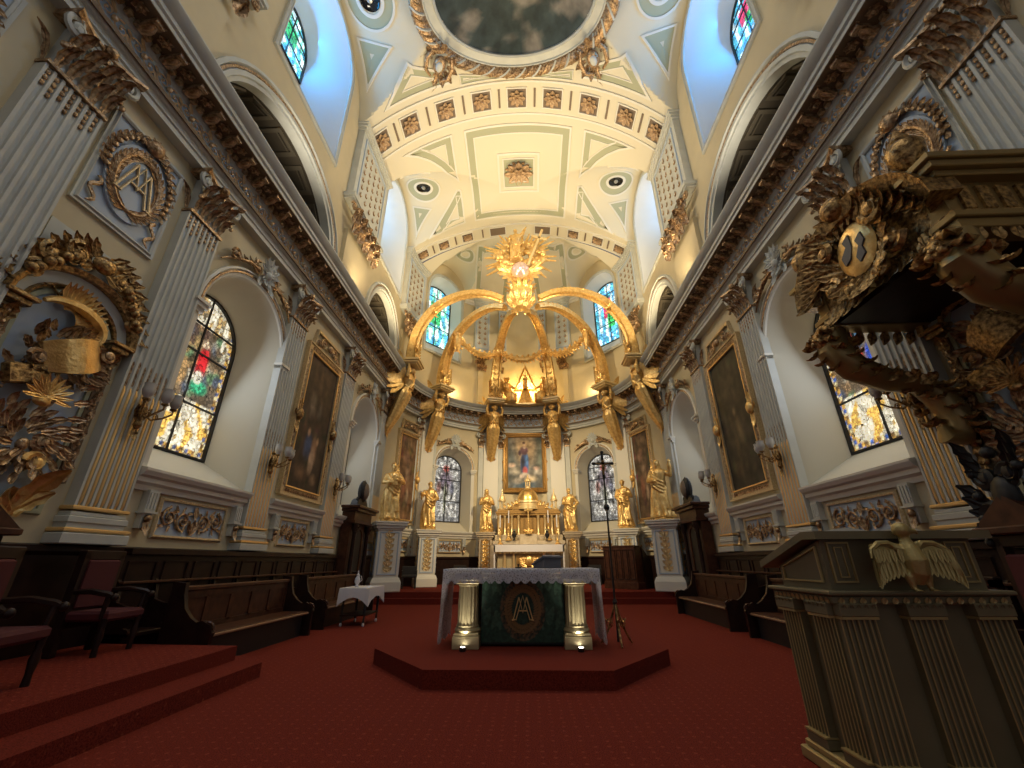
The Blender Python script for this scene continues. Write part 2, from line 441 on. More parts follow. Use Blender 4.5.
# ---------------------------------------------------------------- ceiling
def vsurf(mb, xs, ys, inside=lambda x, y: True, dz=0):
    idx = {}; vs = []; fs = []
    for j, y in enumerate(ys):
        for i, x in enumerate(xs): vs.append((x, y, Zv(x, y)+dz))
    n = len(xs)
    for j in range(len(ys)-1):
        for i in range(n-1):
            if inside((xs[i]+xs[i+1])/2, (ys[j]+ys[j+1])/2): fs.append((j*n+i, j*n+i+1, (j+1)*n+i+1, (j+1)*n+i))
    mb.add(vs, fs)
lin = lambda a, b, n: [a+(b-a)*i/n for i in range(n+1)]
EX, EY, EC = 2.85, 2.2, 8.1
mb = MB(); vsurf(mb, lin(-W, W, 136), lin(-5, 5.2, 10)[:-1]+lin(5.2, 10.9, 84)+lin(10.9, 13.7, 4)[1:-1]+lin(13.7, 18.1, 64)+[18.6, 19.35], lambda x, y: (x/EX)**2+((y-EC)/EY)**2 > 1)
# half dome over the apse, polar
aa = lin(0, 180, 90); rr = lin(.02, W, 14)
R = []
for r in rr:
    R.append([(r*cos(rad(a)), max(19.35, YA+r*sin(rad(a))), Zv(r*cos(rad(a)), max(19.36, YA+r*sin(rad(a))))) for a in aa])
mb.rings(R, False)
tag(mb.build('ceiling', M['vault'], ang=25), kind='structure')
# ---------------------------------------------------------------- helpers mapping (s,z,w) onto the walls
def smap(P, w): return [(*wp(s, w), z) for s, z in P]
def loft(mb, A, wa, B, wb, steps=1, closed=False):
    R = []
    for k in range(steps+1):
        t = k/steps
        R.append([(*wp(a[0]*(1-t)+b[0]*t, wa*(1-t)+wb*t), a[1]*(1-t)+b[1]*t) for a, b in zip(A, B)])
    mb.rings(R, closed, False)
def wmould(mb, path, prof, closed=False):      # frame() bent on to the wall path; prof=(offset,w)
    t = MB(); t.frame(path, prof, closed)
    mb.add([(*wp(v[0], v[1]), v[2]) for v in t.v], t.f)
def wbox(mb, s0, s1, w0, w1, z0, z1, n=1):
    for i in range(n):
        a = s0+(s1-s0)*i/n; b = s0+(s1-s0)*(i+1)/n
        P = [(*wp(a, w0), z0), (*wp(b, w0), z0), (*wp(b, w1), z0), (*wp(a, w1), z0), (*wp(a, w0), z1), (*wp(b, w0), z1), (*wp(b, w1), z1), (*wp(a, w1), z1)]
        mb.add(P, [(0,3,2,1),(4,5,6,7),(0,1,5,4),(1,2,6,5),(2,3,7,6),(3,0,4,7)])

# --- stained glass colours
AMB = (1.0, .62, .14); PALE = (1.0, .92, .70); DK = (.10, .08, .05)
def glass_scene(kind):
    rnd = random.Random(kind); spots = []
    for k in range(90):
        u = rnd.uniform(.08, .92); v = rnd.uniform(.34, .80)
        c = rnd.choice([(.10,.07,.04),(.08,.05,.04),(.20,.14,.08),(.32,.20,.10),(.10,.12,.16),(.16,.28,.14),(.5,.35,.15),(.12,.07,.05),(.6,.55,.42)])
        spots.append((u, v, .07, .05, c, .4))
    if kind == 1: fig = [(.62,.58,.09,.13,(.75,.02,.03),.3),(.60,.70,.06,.035,(.8,.6,.4),.3),(.66,.42,.15,.05,(.05,.45,.22),.3),(.40,.47,.08,.1,(.45,.28,.12),.3),(.25,.6,.07,.1,(.3,.2,.15),.3),(.62,.48,.07,.05,(.8,.75,.6),.3)]
    else: fig = [(.42,.60,.08,.10,(.85,.04,.04),.3),(.45,.52,.07,.05,(.8,.03,.05),.3),(.38,.72,.11,.05,(1.,.6,.1),.3),(.62,.50,.09,.08,(.03,.10,.60),.3),(.40,.43,.06,.08,(.75,.7,.6),.3),(.55,.68,.1,.07,(.15,.35,.55),.3),(.2,.62,.1,.07,(.2,.4,.6),.3),(.75,.66,.1,.08,(.45,.3,.15),.3)]
    spots += fig
    def fn(u, v):
        if kind in (3, 4):                     # the greyish apse lights
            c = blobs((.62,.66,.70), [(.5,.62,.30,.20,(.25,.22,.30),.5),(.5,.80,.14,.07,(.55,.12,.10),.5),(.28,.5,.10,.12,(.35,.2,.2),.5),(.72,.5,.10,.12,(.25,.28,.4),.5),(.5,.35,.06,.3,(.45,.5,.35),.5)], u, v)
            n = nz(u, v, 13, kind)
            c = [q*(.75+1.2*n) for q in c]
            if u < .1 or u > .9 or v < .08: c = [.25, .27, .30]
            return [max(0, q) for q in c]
        if kind == 5:                          # clerestory
            n = nz(u*1.3, v, 7, 2)
            c = (.10,.45,.75) if n > .12 else ((.75,.95,1.) if n < -.1 else (.15,.62,.45))
            if abs(u-.5) < .2 and abs(v-.55) < .18: c = (.04,.42,.16)
            return c
        if kind == 6:
            n = nz(u*1.3, v, 7, 5)
            c = (.10,.50,.70) if n > .12 else ((.75,.95,1.) if n < -.1 else (.10,.40,.75))
            if abs(u-.45) < .14 and abs(v-.6) < .16: c = (.65,.05,.15)
            if abs(u-.55) < .12 and abs(v-.38) < .12: c = (.05,.50,.15)
            return c
        edge = min(u, 1-u) < .075 or v < .05
        if edge: return ((.8,.45,.08), (.25,.14,.05), (.9,.75,.4), (.10,.14,.30) if kind == 1 else (.06,.15,.5))[(int(v*40)+int(u*24)) % 4]
        if v < .33: return [q*(1+.4*nz(u, v, 9)) for q in (PALE if nz(u, v, 9, 3) > -.12 else AMB)]
        if v > .80 or (v > .72 and abs(u-.5) > .3): return PALE if nz(u, v, 14, 8) > -.05 else ((.75,.5,.2) if nz(u, v, 20, 9) > 0 else (.25,.2,.12))
        return blobs((.16,.12,.08), spots, u, v)
    return fn
def glass(parent, o, w, kind, mt, dh, dz, dr):
    h = o.h-dh; r = o.r-dr
    def pts(u, v):
        s = o.c+(u*2-1)*h; top = o.sp+r*sqrt(max(0, 1-(u*2-1)**2)); zb = o.zb+dz
        zz = zb+(o.sp+r-zb)*v
        return (*wp(s, w), min(zz, max(top, zb)))
    return colour_grid('stained_glass', mt, parent, pts, 44, 72, glass_scene(kind))

def keystone(mb, gm):                          # carved spray over an arch, local frame x right, y out, z up
    for s in (-1, 1):
        gm.spiral((s*.30, .02), .17, 1.3, pi/2, -s, .035, .08)
        for k in range(5):
            gm.leaf((s*(.2+.16*k), .05, .05-.05*k), (s, 0, .25-.14*k), (0, 1, .4), .34, .2, .8)
        gm.spiral((s*.95, -.12), .13, 1.2, 0, s, .03, .06)
        gm.tube([(s*.25, .08, .0), (s*.6, .1, -.05), (s*1.05, .06, -.25), (s*1.28, .05, -.45)], [.04, .035, .03, .015], 5)
    mb.ball((0, .13, .02), .09, 10, 6, (1, .7, 1))
    for k in range(9):
        a = 2*pi*k/9; mb.leaf((.03*cos(a), .10, .02+.03*sin(a)), (cos(a), 0, sin(a)), (0, 1, 0), .24, .17, .9, 6, 1)
    for s in (-1, 1): mb.leaf((s*.12, .08, -.05), (s*.5, 0, -1), (0, 1, 0), .36, .2, .8)
    for k in range(7):
        a = pi*k/6; mb.leaf((0, .12, .12), (cos(a), 0, sin(a)), (0, 1, 0), .34, .17, .5)
def arch_window(name, o, glass_kind, dh=.33, dz=.65, dr=.35, depth=1.0, mt='stained', clere=False, key=True, gl=True):
    win = struct(name)
    A = o.outline(); g = Op(o.c, o.h-dh, o.zb+dz, o.sp, o.r-dr); B = g.outline()
    mb = MB(); loft(mb, A+[A[0]], 0, B+[B[0]], -depth); mb.build('reveal', M['shaft' if clere else 'reveal'], win, 50)
    if gl:
        glass(win, o, -depth, glass_kind, M[mt], dh, dz, dr)
        mb = MB()
        h = o.h-dh; top = o.sp+o.r-dr; zb = o.zb+dz
        def bar(s0, z0, s1, z1, t=.02):
            w = -depth+.03; d = (.0, t) if z0 == z1 else (t, .0)
            P = [(*wp(s0-d[0], w), z0-d[1]), (*wp(s1-d[0], w), z1-d[1]), (*wp(s1+d[0], w), z1+d[1]), (*wp(s0+d[0], w), z0+d[1])]
            Q = [(*wp(s0-d[0], w+.03), z0-d[1]), (*wp(s1-d[0], w+.03), z1-d[1]), (*wp(s1+d[0], w+.03), z1+d[1]), (*wp(s0+d[0], w+.03), z0+d[1])]
            mb.rings([P, Q])
        bar(o.c, zb, o.c, top)
        for f in (.3, .62, .8): 
            zz = zb+(top-zb)*f; k = max(0, (zz-o.sp)/(o.r-dr)); hh = h*sqrt(max(0, 1-k*k)); bar(o.c-hh, zz, o.c+hh, zz)
        mb.build('window_bars', M['black'], win)
        mb = MB(); wmould(mb, g.outline(), [(-.03, -depth), (-.03, -depth+.07), (.02, -depth+.07), (.02, -depth)], True); mb.build('iron_rim', M['black'], win)
    mb = MB()
    if clere:
        wmould(mb, A, [(0,-.02),(0,.05),(.05,.08),(.07,.05),(.11,.05),(.13,.09),(.18,.07),(.18,-.01)], True)
        mb.build('opening_moulding', M['trim'], win)
        return win
    arc = A[1:-1]
    wmould(mb, arc, [(0,-.03),(0,.05),(.04,.08),(.06,.05),(.12,.06),(.14,.11),(.19,.09),(.19,-.01)])
    for s in (-1, 1):
        c = o.c+s*(o.h+.08)
        wbox(mb, c-.13, c+.13, -.02, .10, o.sp-.22, o.sp-.14); wbox(mb, c-.16, c+.16, -.02, .15, o.sp-.14, o.sp-.06); wbox(mb, c-.19, c+.19, -.02, .19, o.sp-.06, o.sp)
        wbox(mb, c-.09, c+.09, -.01, .05, o.zb+.02, o.sp-.22)
    mb.build('arch_moulding', M['white'], win)
    mb = MB(); wmould(mb, arc, [(.055,.06),(.06,.085),(.10,.085),(.105,.06)]); mb.build('gilded_bead', M['gilt'], win)
    if key:
        a, b = MB(), MB(); keystone(a, b)
        x, y = wp(o.c, .04); x2, y2 = wp(o.c, 1)
        rz = math.atan2(x-x2, y2-y) if 0 else math.atan2(-(x2-x), (y2-y))
        for m_, nm, mt_ in ((a, 'keystone_shell', 'trim'), (b, 'keystone_spray', 'gilt')):
            q = m_.build(nm, M[mt_], win); q.location = (x, y, o.sp+o.r+.28); q.rotation_euler = (0, 0, rz); q.scale = (1.05, 1.2, 1.15)
    return win
arch_window('window_1', LOPS[0], 1); arch_window('window_2', ROPS[0], 2)
arch_window('window_3', LOPS[1], 3); arch_window('window_4', ROPS[1], 4)
arch_window('window_5', AOP[0], 3, .30, .62, .30, .75, 'stainedgrey'); arch_window('window_6', AOP[1], 4, .30, .62, .30, .75, 'stainedgrey')
k = 7
for o, kd in ((LOPS[4], 5), (ROPS[4], 6), (LOPS[5], 5), (ROPS[5], 6), (LOPS[7], 5), (ROPS[7], 6)):
    arch_window('window_%d' % k, o, kd, .72, 2.9, .45, 1.4, 'stainedblue', clere=True); k += 1
for o, kd in ((AOP[2], 5), (AOP[3], 6)):
    arch_window('window_%d' % k, o, kd, .33, .9, .35, .8, 'stainedblue', clere=True); k += 1

# --- tribune arches above the cornice: dark coffered barrels
tn = 20
def tribune(o, depth=3.2, coff=(7, 3)):
    global tn
    root = struct('trim_%d' % tn); tn += 1
    A = o.outline(24)
    mb = MB(); loft(mb, A, 0, A, -depth, 4)
    P = smap(A, -depth); mb.add(P, [tuple(range(len(P)))])
    wbox(mb, o.c-o.h, o.c+o.h, -depth, .0, o.zb-.12, o.zb-.02)
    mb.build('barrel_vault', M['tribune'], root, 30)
    mb = MB(); m2 = MB()
    na, nd = coff
    def pt(t, d, off):
        a = pi*t; return (*wp(o.c-(o.h-off)*cos(a), -d), o.sp+(o.r-off)*sin(a))
    for i in range(na):
        for j in range(nd):
            t0, t1 = (i+.12)/na, (i+.88)/na; d0, d1 = .25+(depth-.3)*(j+.06)/nd, .25+(depth-.3)*(j+.94)/nd
            for (ins, w, off, tgt) in ((0, .10, .06, mb), (.16, .05, .04, mb)):
                ti = ins*.07/na*2.2*0+ins*.22/(na*.35); 
                a0, a1, b0, b1 = t0+ins*.3/na, t1-ins*.3/na, d0+ins, d1-ins
                aw = w/(o.h*pi)*1.4
                R = []
                cs = [(a0, b0), (a1, b0), (a1, b1), (a0, b1)]
                inn = [(a0+aw, b0+w), (a1-aw, b0+w), (a1-aw, b1-w), (a0+aw, b1-w)]
                for q in range(5):
                    p, r = cs[q % 4], inn[q % 4]
                    R.append([pt(*p, .0), pt(*p, off), pt(*r, off), pt(*r, .0)])
                tgt.rings(R, False, False)
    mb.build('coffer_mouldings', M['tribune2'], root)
    mb = MB(); arc = A[1:-1]
    wmould(mb, [A[0]]+arc+[A[-1]], [(-.012,-.25),(-.012,.02),(.08,.03),(.10,.08),(.20,.08),(.22,.04),(.30,.05),(.33,.12),(.42,.10),(.42,-.01)])
    mb.build('archivolt', M['trim'], root)
    mb = MB(); wmould(mb, arc, [(.225,.04),(.235,.075),(.29,.075),(.295,.045)]); mb.build('leaf_bead', M['gilt'], root)
    return root
for o in (LOPS[2], ROPS[2], LOPS[3], ROPS[3], LOPS[6], ROPS[6]): tribune(o)

# --- entablature
def sstep(s0, s1, d):
    n = max(1, round((s1-s0)/d)); return [s0+(s1-s0)*(i+.5)/n for i in range(n)]
def ornu(g, L0=.5, Hh=.42):                    # one frieze unit: flower, scroll, leaves ; local frame
    for s in (-1, 1):
        g.spiral((s*L0*.26, s*.02), Hh*.33, 1.4, -s*pi/2, s, .017, .03, 4)
        g.leaf((s*L0*.40, .02, -s*.12), (s*.7, 0, s*.7), (0, 1, 0), .17, .09, .6, 5)
        g.leaf((s*L0*.05, .02, s*.1), (s*.6, 0, s*.8), (0, 1, 0), .2, .11, .6, 5)
    g.ball((0, .04, 0), .05, 6, 4)
def put(mb, src, s, z, w, sc=1, tilt=0):
    x, y = wp(s, w); x2, y2 = wp(s, w+1); r = math.atan2(-(x2-x), (y2-y))
    m = Matrix.Translation((x, y, z)) @ Matrix.Rotation(r, 4, 'Z') @ Matrix.Rotation(tilt, 4, 'X') @ Matrix.Scale(sc, 4)
    o = mb.M; mb.M = m; mb.add(src.v, src.f); mb.M = o
FU = MB(); ornu(FU)
def modl():
    g = MB()
    g.box(-.10, .10, 0, .34, .06, .10)
    R = []
    for y, z, h in ((0, -.10, .16), (.06, -.11, .17), (.12, -.06, .12), (.2, -.0, .06), (.27, -.02, .08), (.33, .0, .06)):
        R.append([(-.08, y, z), (.08, y, z), (.08, y, z+h), (-.08, y, z+h)])
    g.rings(R)
    g.leaf((0, .02, -.12), (0, 1, .25), (0, -.3, -1), .3, .16, -.9, 6)
    return g
MODM = modl().mesh('modillion')
MODM.materials.append(M['gilt'])
ROS = MB()
for k in range(6): ROS.leaf((0, .0, 0), (cos(k*pi/3), 0, sin(k*pi/3)), (0, 1, 0), .1, .08, .9, 4)
ROS.ball((0, .03, 0), .03, 6, 4)
def entab(n, s0, s1, u0, u1):
    r = struct('trim_%d' % n)
    mb = MB(); sweep(mb, [(-.02,8.42),(.20,8.42),(.20,8.52),(.23,8.54),(.23,8.64),(.27,8.66),(.31,8.72),(.33,8.74),(.33,8.77),(.20,8.78),(.18,9.20),(.22,9.26),(.27,9.30),(.27,9.36),(.66,9.42),(.66,9.50),(.70,9.53),(.70,9.62),(.76,9.66),(.82,9.74),(.84,9.78),(.84,9.81),(-.02,9.84)], s0, s1)
    mb.build('cornice', M['trim'], r, 25)
    mb = MB(); sweep(mb, [(.19,8.80),(.205,8.80),(.195,9.19),(.18,9.19)], u0, u1); mb.build('frieze_ground', M['blue'], r)
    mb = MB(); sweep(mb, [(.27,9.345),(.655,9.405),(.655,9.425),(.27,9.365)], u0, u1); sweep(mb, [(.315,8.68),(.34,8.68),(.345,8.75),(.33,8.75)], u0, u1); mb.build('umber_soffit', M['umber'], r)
    mb = MB()
    for s in sstep(u0, u1, .52): put(mb, FU, s, 8.995, .2)
    mb.build('frieze_scrollwork', M['rosegilt'], r)
    mb = MB()
    for s in sstep(u0, u1, .17):
        wbox(mb, s-.05, s+.05, .26, .34, 9.23, 9.33)
    mb.build('bead_course', M['gilt'], r)
    for s in sstep(u0, u1, .50):
        o = bpy.data.objects.new('modillion', MODM); COL.objects.link(o); o.parent = r
        x, y = wp(s, .27); x2, y2 = wp(s, 1.27); o.location = (x, y, 9.33); o.rotation_euler = (0, 0, math.atan2(-(x2-x), (y2-y)))
    mb = MB()
    for s in sstep(u0, u1, .50): put(mb, ROS, s+.25, 9.37, .47, 1.2, -pi/2)
    mb.build('soffit_rosettes', M['gilt'], r)
entab(2, -5, YA, -.5, YA-.1); entab(3, YA, ST-YA, YA+.1, ST-YA-.1); entab(4, ST-YA, ST+5, ST-YA+.1, ST+.5)
# string course under the windows
for n, (a, b) in ((5, (6.5, 9.33)), (6, (YA+.1, ST-YA-.1)), (7, (ST-9.33, ST-6.5)), (11, (10.18, 12.93)), (12, (ST-12.93, ST-10.18)), (13, (13.78, 16.9)), (14, (ST-16.9, ST-13.78))):
    mb = MB(); sweep(mb, [(-.02,2.50),(.06,2.50),(.08,2.58),(.14,2.62),(.14,2.69),(.20,2.72),(.24,2.79),(.24,2.83),(-.02,2.86)], a, b)
    tag(mb.build('trim_%d' % n, M['white'], ang=25), kind='structure')
# ---------------------------------------------------------------- vault decoration
def vnorm(x, y):
    e = .03; zx = (Zv(x+e, y)-Zv(x-e, y))/(2*e); zy = (Zv(x, y+e)-Zv(x, y-e))/(2*e)
    return V3((zx, zy, -1)).normalized()
def resamp(P, d=.22, closed=True):
    Q = []; n = len(P)
    for i in range(n if closed else n-1):
        a = V3(P[i]); b = V3(P[(i+1) % n]); m = max(1, int((b-a).length/d))
        for k in range(m): Q.append(tuple(a+(b-a)*k/m))
    if not closed: Q.append(tuple(P[-1]))
    return Q
def offs(P, o, closed=True, lim=.4):
    n = len(P); R = []
    area = sum(P[i][0]*P[(i+1) % n][1]-P[(i+1) % n][0]*P[i][1] for i in range(n)); sg = 1 if area > 0 or not closed else -1
    for i in range(n):
        p = V3(P[i]); a = V3(P[i-1]) if closed or i else p; b = V3(P[(i+1) % n]) if closed or i < n-1 else p
        d1 = (p-a).normalized() if (p-a).length > 1e-9 else (b-p).normalized(); d2 = (b-p).normalized() if (b-p).length > 1e-9 else d1
        n1 = V3((-d1.y, d1.x))*sg; n2 = V3((-d2.y, d2.x))*sg; m = n1+n2
        m = m.normalized() if m.length > 1e-6 else n1
        R.append(tuple(p+m*o/max(lim, m.dot(n1))))
    return R
def vband(mb, P, o0, o1, h, closed=True, base=0):
    """raised strip between inward offsets o0..o1 of plan polygon P, hung h below the vault"""
    n = len(P); R = []
    for i in range(n+(1 if closed else 0)):
        i %= n; row = []
        for o, k in ((o0, base-.02), (o0, h), (o1, h), (o1, base-.02)):
            x, y = CO[o][i]; x = max(-6.19, min(6.19, x)); nn = vnorm(x, y); z = Zv(x, y); row.append((x+nn.x*k, y+nn.y*k, z+nn.z*k))
        R.append(row)
    mb.rings(R, False, False)
CO = {}
def panel(W_, G_, P, white=.09, sage=.26, inner=.05, closed=True, curve=None):
    n = len(P); cnt = [max(1, int((V3(P[(i+1) % n])-V3(P[i])).length/.2)) for i in range(n)]
    for o in (0, white, white+sage, white+sage+inner):
        Q = offs(P, o, True, .18); O = []
        for i in range(n):
            A = V3(Q[i]); B = V3(Q[(i+1) % n])
            O += [tuple(A+(B-A)*k/cnt[i]) for k in range(cnt[i])]
        CO[o] = O
    P = CO[0]
    vband(W_, P, 0, white, .05, closed)
    if sage: vband(G_, P, white, white+sage, .012, closed)
    if inner: vband(W_, P, white+sage, white+sage+inner, .03, closed)
def ell(cx, cy, a, b, n=48, t0=0, t1=2*pi):
    return [(cx+a*cos(t0+(t1-t0)*i/n), cy+b*sin(t0+(t1-t0)*i/n)) for i in range(n)]
Wm, Gm = MB(), MB()
def arcp(a, b, bulge, n=5):
    a = V3(a); b = V3(b); d = b-a; nn = V3((-d.y, d.x))
    return [tuple(a+d*i/n+nn*bulge*4*(i/n)*(1-i/n)) for i in range(n)]
for s in (-1, 1):
    fx = lambda P: [(s*abs(x), y) for x, y in P]
    panel(Wm, Gm, fx([(5.95,9.1),(4.66,9.4),(5.9,10.45)]), .07, .28, .0)
    panel(Wm, Gm, fx([(5.95,7.0),(4.66,6.7),(5.9,5.65)]), .07, .28, .0)
    panel(Wm, Gm, fx([(4.2,9.8),(2.9,10.45),(2.7,10.95),(5.35,10.95)]), .09, .22, .04)
    panel(Wm, Gm, fx([(4.2,6.3),(2.9,5.65),(2.7,5.2),(5.35,5.2)]), .09, .22, .04)
    panel(Wm, Gm, fx([(2.35,10.7),(1.0,10.98),(0.1,11.0),(.1,11.12),(2.35,11.12)]), .03, .1, .02)
    # ring bay 1, bay 2
    for cy, cx in ((8.08, 5.12), (15.9, 5.0)):
        E_ = ell(s*cx, cy, .88, .92 if cy < 10 else .80, 40)
        for o in (0, .08, .38, .5): CO[o] = offs(E_, o)
        vband(Wm, E_, 0, .08, .05); vband(Gm, E_, .08, .38, .012); vband(Wm, E_, .38, .5, .04)
    # bay 2 panels
    panel(Wm, Gm, fx(arcp((5.2,13.05),(3.2,15.5),.09)+[(3.05,15.6),(3.05,13.05)]), .08, .24, .04)
    panel(Wm, Gm, fx([(3.05,16.1)]+arcp((3.3,16.1),(5.1,17.95),.06)+[(5.1,17.95),(3.0,17.7)]), .08, .24, .04)
    panel(Wm, Gm, fx([(5.8,16.85),(4.75,17.0),(5.75,17.9)]), .06, .2, 0)
    panel(Wm, Gm, fx([(5.5,13.9),(4.3,14.55),(5.75,14.95)]), .06, .2, 0)
panel(Wm, Gm, [(-2.5,13.05),(2.5,13.05),(2.5,17.75),(-2.5,17.75)], .09, .30, .06)
panel(Wm, Gm, [(-1.05,14.35),(1.05,14.35),(1.05,16.35),(-1.05,16.35)], .10, .0, .0)
panel(Wm, Gm, [(-.8,14.6),(.8,14.6),(.8,16.1),(-.8,16.1)], .06, .22, .04)
# apse: spandrel rings and bands
for s in (-1, 1):
    t = rad(39); cx, cy = 4.45*cos(t), YA+4.45*sin(t)
    E_ = ell(s*cx, cy, .62, .62, 32)
    for o in (0, .08, .3, .4): CO[o] = offs(E_, o)
    vband(Wm, E_, 0, .08, .05); vband(Gm, E_, .08, .3, .012); vband(Wm, E_, .3, .4, .04)
    P = [(s*(r*cos(rad(a))), YA+r*sin(rad(a))) for r, a in ((3.3,38),(5.6,57),(5.9,80),(2.0,80))]
    panel(Wm, Gm, P, .08, .25, .04)
for (y0, y1) in ((11.22, 11.3), (12.62, 12.7), (18.32, 18.40), (19.27, 19.33), (5.1, 5.18), (3.7, 3.78)):
    P = [(x, y0) for x in lin(-6.1, 6.1, 60)]; CO['a'] = P; CO['b'] = [(x, y1) for x, y in P]
    vband(Wm, P, 'a', 'b', .06, False)
vt = struct('trim_8'); Wm.build('vault_mouldings', M['white'], vt, 35); Gm.build('sage_bands', M['sage'], vt, 35)
# transverse arches with rosettes
def big_rosette():
    g = MB()
    for k in range(8): g.leaf((0, 0, -.02), (cos(k*pi/4), sin(k*pi/4), 0), (0, 0, -1), .36, .25, .5, 6, 1)
    for k in range(8): g.leaf((0, 0, -.07), (cos(k*pi/4+.39), sin(k*pi/4+.39), 0), (0, 0, -1), .22, .16, .9, 5, 1)
    g.ball((0, 0, -.09), .07, 8, 5); return g
RM = big_rosette().mesh('rosette'); RM.materials.append(M['rosegilt'])
def ribset(n, ys, xs, hs, wide=()):
    r = struct('trim_%d' % n); dk = MB(); bars = MB()
    ym = (ys[0]+ys[1])/2
    for x in xs:
        nn = vnorm(x, ym); tx = V3((1, 0, 0))-nn*nn.x; tx.normalize(); c = V3((x, ym, Zv(x, ym)))
        q = -nn.to_track_quat('Z', 'Y').to_matrix() if 0 else None
        ty = nn.cross(tx); mt_ = Matrix((tx, ty, -nn)).transposed().to_4x4(); mt_.translation = c
        big = x in wide
        hx, hy = (hs*1.45, hs) if big else (hs, hs)
        dk.M = mt_; dk.box(-hx, hx, -hy, hy, -.02, .05) 
        bars.M = mt_
        for a in ((-hx-.05, -hx, -hy-.05, hy+.05), (hx, hx+.05, -hy-.05, hy+.05), (-hx, hx, -hy-.05, -hy), (-hx, hx, hy, hy+.05)): bars.box(*a, -.06, .03)
        if not big:
            o = bpy.data.objects.new('rosette', RM); COL.objects.link(o); o.parent = r; m = mt_.copy(); m.translation = c+nn*.03
            o.matrix_local = m @ Matrix.Scale(hs/.38, 4)
    for x0, x1 in zip(xs, xs[1:]):
        x = (x0+x1)/2
        if abs(x) < .3 and wide: continue
        nn = vnorm(x, ym); tx = V3((1, 0, 0))-nn*nn.x; tx.normalize(); ty = nn.cross(tx); mt_ = Matrix((tx, ty, -nn)).transposed().to_4x4(); mt_.translation = (x, ym, Zv(x, ym))
        dk.M = mt_; dk.box(-.04, .04, -hs, hs, -.035, .02)
    dk.build('coffer_ground', M['umberpink'], r); bars.build('coffer_frames', M['white'], r)
ribset(9, (11.3, 12.62), [-5.72,-4.6,-3.12,-1.56,0,1.56,3.12,4.6,5.72], .40)
ribset(10, (18.4, 19.27), [-5.55,-4.4,-3.05,-1.3,1.3,3.05,4.4,5.55], .30, (-1.3, 1.3))
# centre boss of the second bay
g = big_rosette(); t = thing('ceiling_rose', 'large gilded ceiling rose in the square panel at the middle of the vault', 'rosette', (0, 15.35, Zv(0, 15.35)-.03))
g.M = Matrix.Scale(2.0, 4); q = MB(); q.M = Matrix.Scale(2.0, 4); q.add(g.v, g.f); q.build('petals', M['rosegilt'], t)
q = MB()
for k in range(16): q.leaf((cos(k*pi/8)*.5, sin(k*pi/8)*.5, 0), (cos(k*pi/8), sin(k*pi/8), 0), (0, 0, -1), .25, .2, .8, 5)
q.build('outer_leaves', M['gilt'], t)
# ceiling speakers in the rings
for s in (-1, 1):
    for cy, cx, wh in ((8.08, 5.12, 'nearer'), (15.9, 5.0, 'farther')):
        nn = vnorm(s*cx, cy); t = thing('ceiling_speaker', 'round black recessed fitting in the %s ring of the vault, %s side' % (wh, 'left' if s < 0 else 'right'), 'speaker', (s*cx+nn.x*.02, cy+nn.y*.02, Zv(s*cx, cy)+nn.z*.02), group=None)
        t.rotation_euler = nn.to_track_quat('Z', 'Y').to_euler()
        g = MB(); g.lathe([(.02,.0),(.30,.0),(.34,.03),(.36,.02),(.36,-.03)], 20); g.build('grille', M['glassdark'], t)
        g = MB(); g.lathe([(.0,.06),(.09,.05),(.11,.01)], 12); g.build('cone', M['metal'], t)
# oval painted sky
t = thing('ceiling_fresco', 'oval painting of a dark blue green cloudy sky in the vault', 'ceiling painting', (0, EC, 20.6))
Z0 = lambda x, y: Zv(x, y)-20.6
def fpts(u, v):
    a = 2*pi*u; r = v; return (EX*1.0*r*cos(a), EY*r*sin(a), Z0(EX*cos(a), EY*sin(a))*r*r+.35*(1-r*r))
def fcol(u, v):
    x, y = v*cos(2*pi*u), v*sin(2*pi*u); n = nz(x, y, 2.3, 3)+.5*nz(x, y, 5, 1)
    k = max(0, min(1, (n-.05)*4)); a, b = (.045,.065,.065), (.24,.22,.19)
    return [a[i]*(1-k)+b[i]*k for i in range(3)]
colour_grid('painted_sky', M['fresco'], t, fpts, 72, 24, fcol)
def ovalring(mb, prof, n=72, cuts=None):
    R = []
    for i in range(n+1):
        a = 2*pi*i/n; R.append([((EX+o)*cos(a), (EY+o)*sin(a), Z0((EX+o)*cos(a), (EY+o)*sin(a))-d) for o, d in prof])
    mb.rings(R, False, False)
g = MB(); ovalring(g, [(-.03,-.1),(-.03,.06),(.03,.10),(.06,.06),(.32,.04),(.34,.10),(.38,.10),(.38,.02)]); g.build('inner_moulding', M['trim'], t)
g = MB(); ovalring(g, [(.38,.0),(.38,.10),(.46,.20),(.60,.26),(.74,.20),(.82,.08),(.82,-.02)]); g.build('gilded_torus', M['gilt'], t)
g = MB(); g2 = MB()
for i in range(64):
    a = 2*pi*(i+.5)/64; P = []
    for q in range(6):
        b = a+(q-2.5)*.028; o = .40+.075*q; P.append(((EX+o)*cos(b), (EY+o)*sin(b), Z0((EX+o)*cos(b), (EY+o)*sin(b))-.1-.16*sin(pi*(q+.5)/6)))
    (g if i % 2 else g2).tube(P, .045, 4)
g.build('ribbon_bands', M['trim'], t); g2.build('ribbon_gilding', M['gilt'], t)
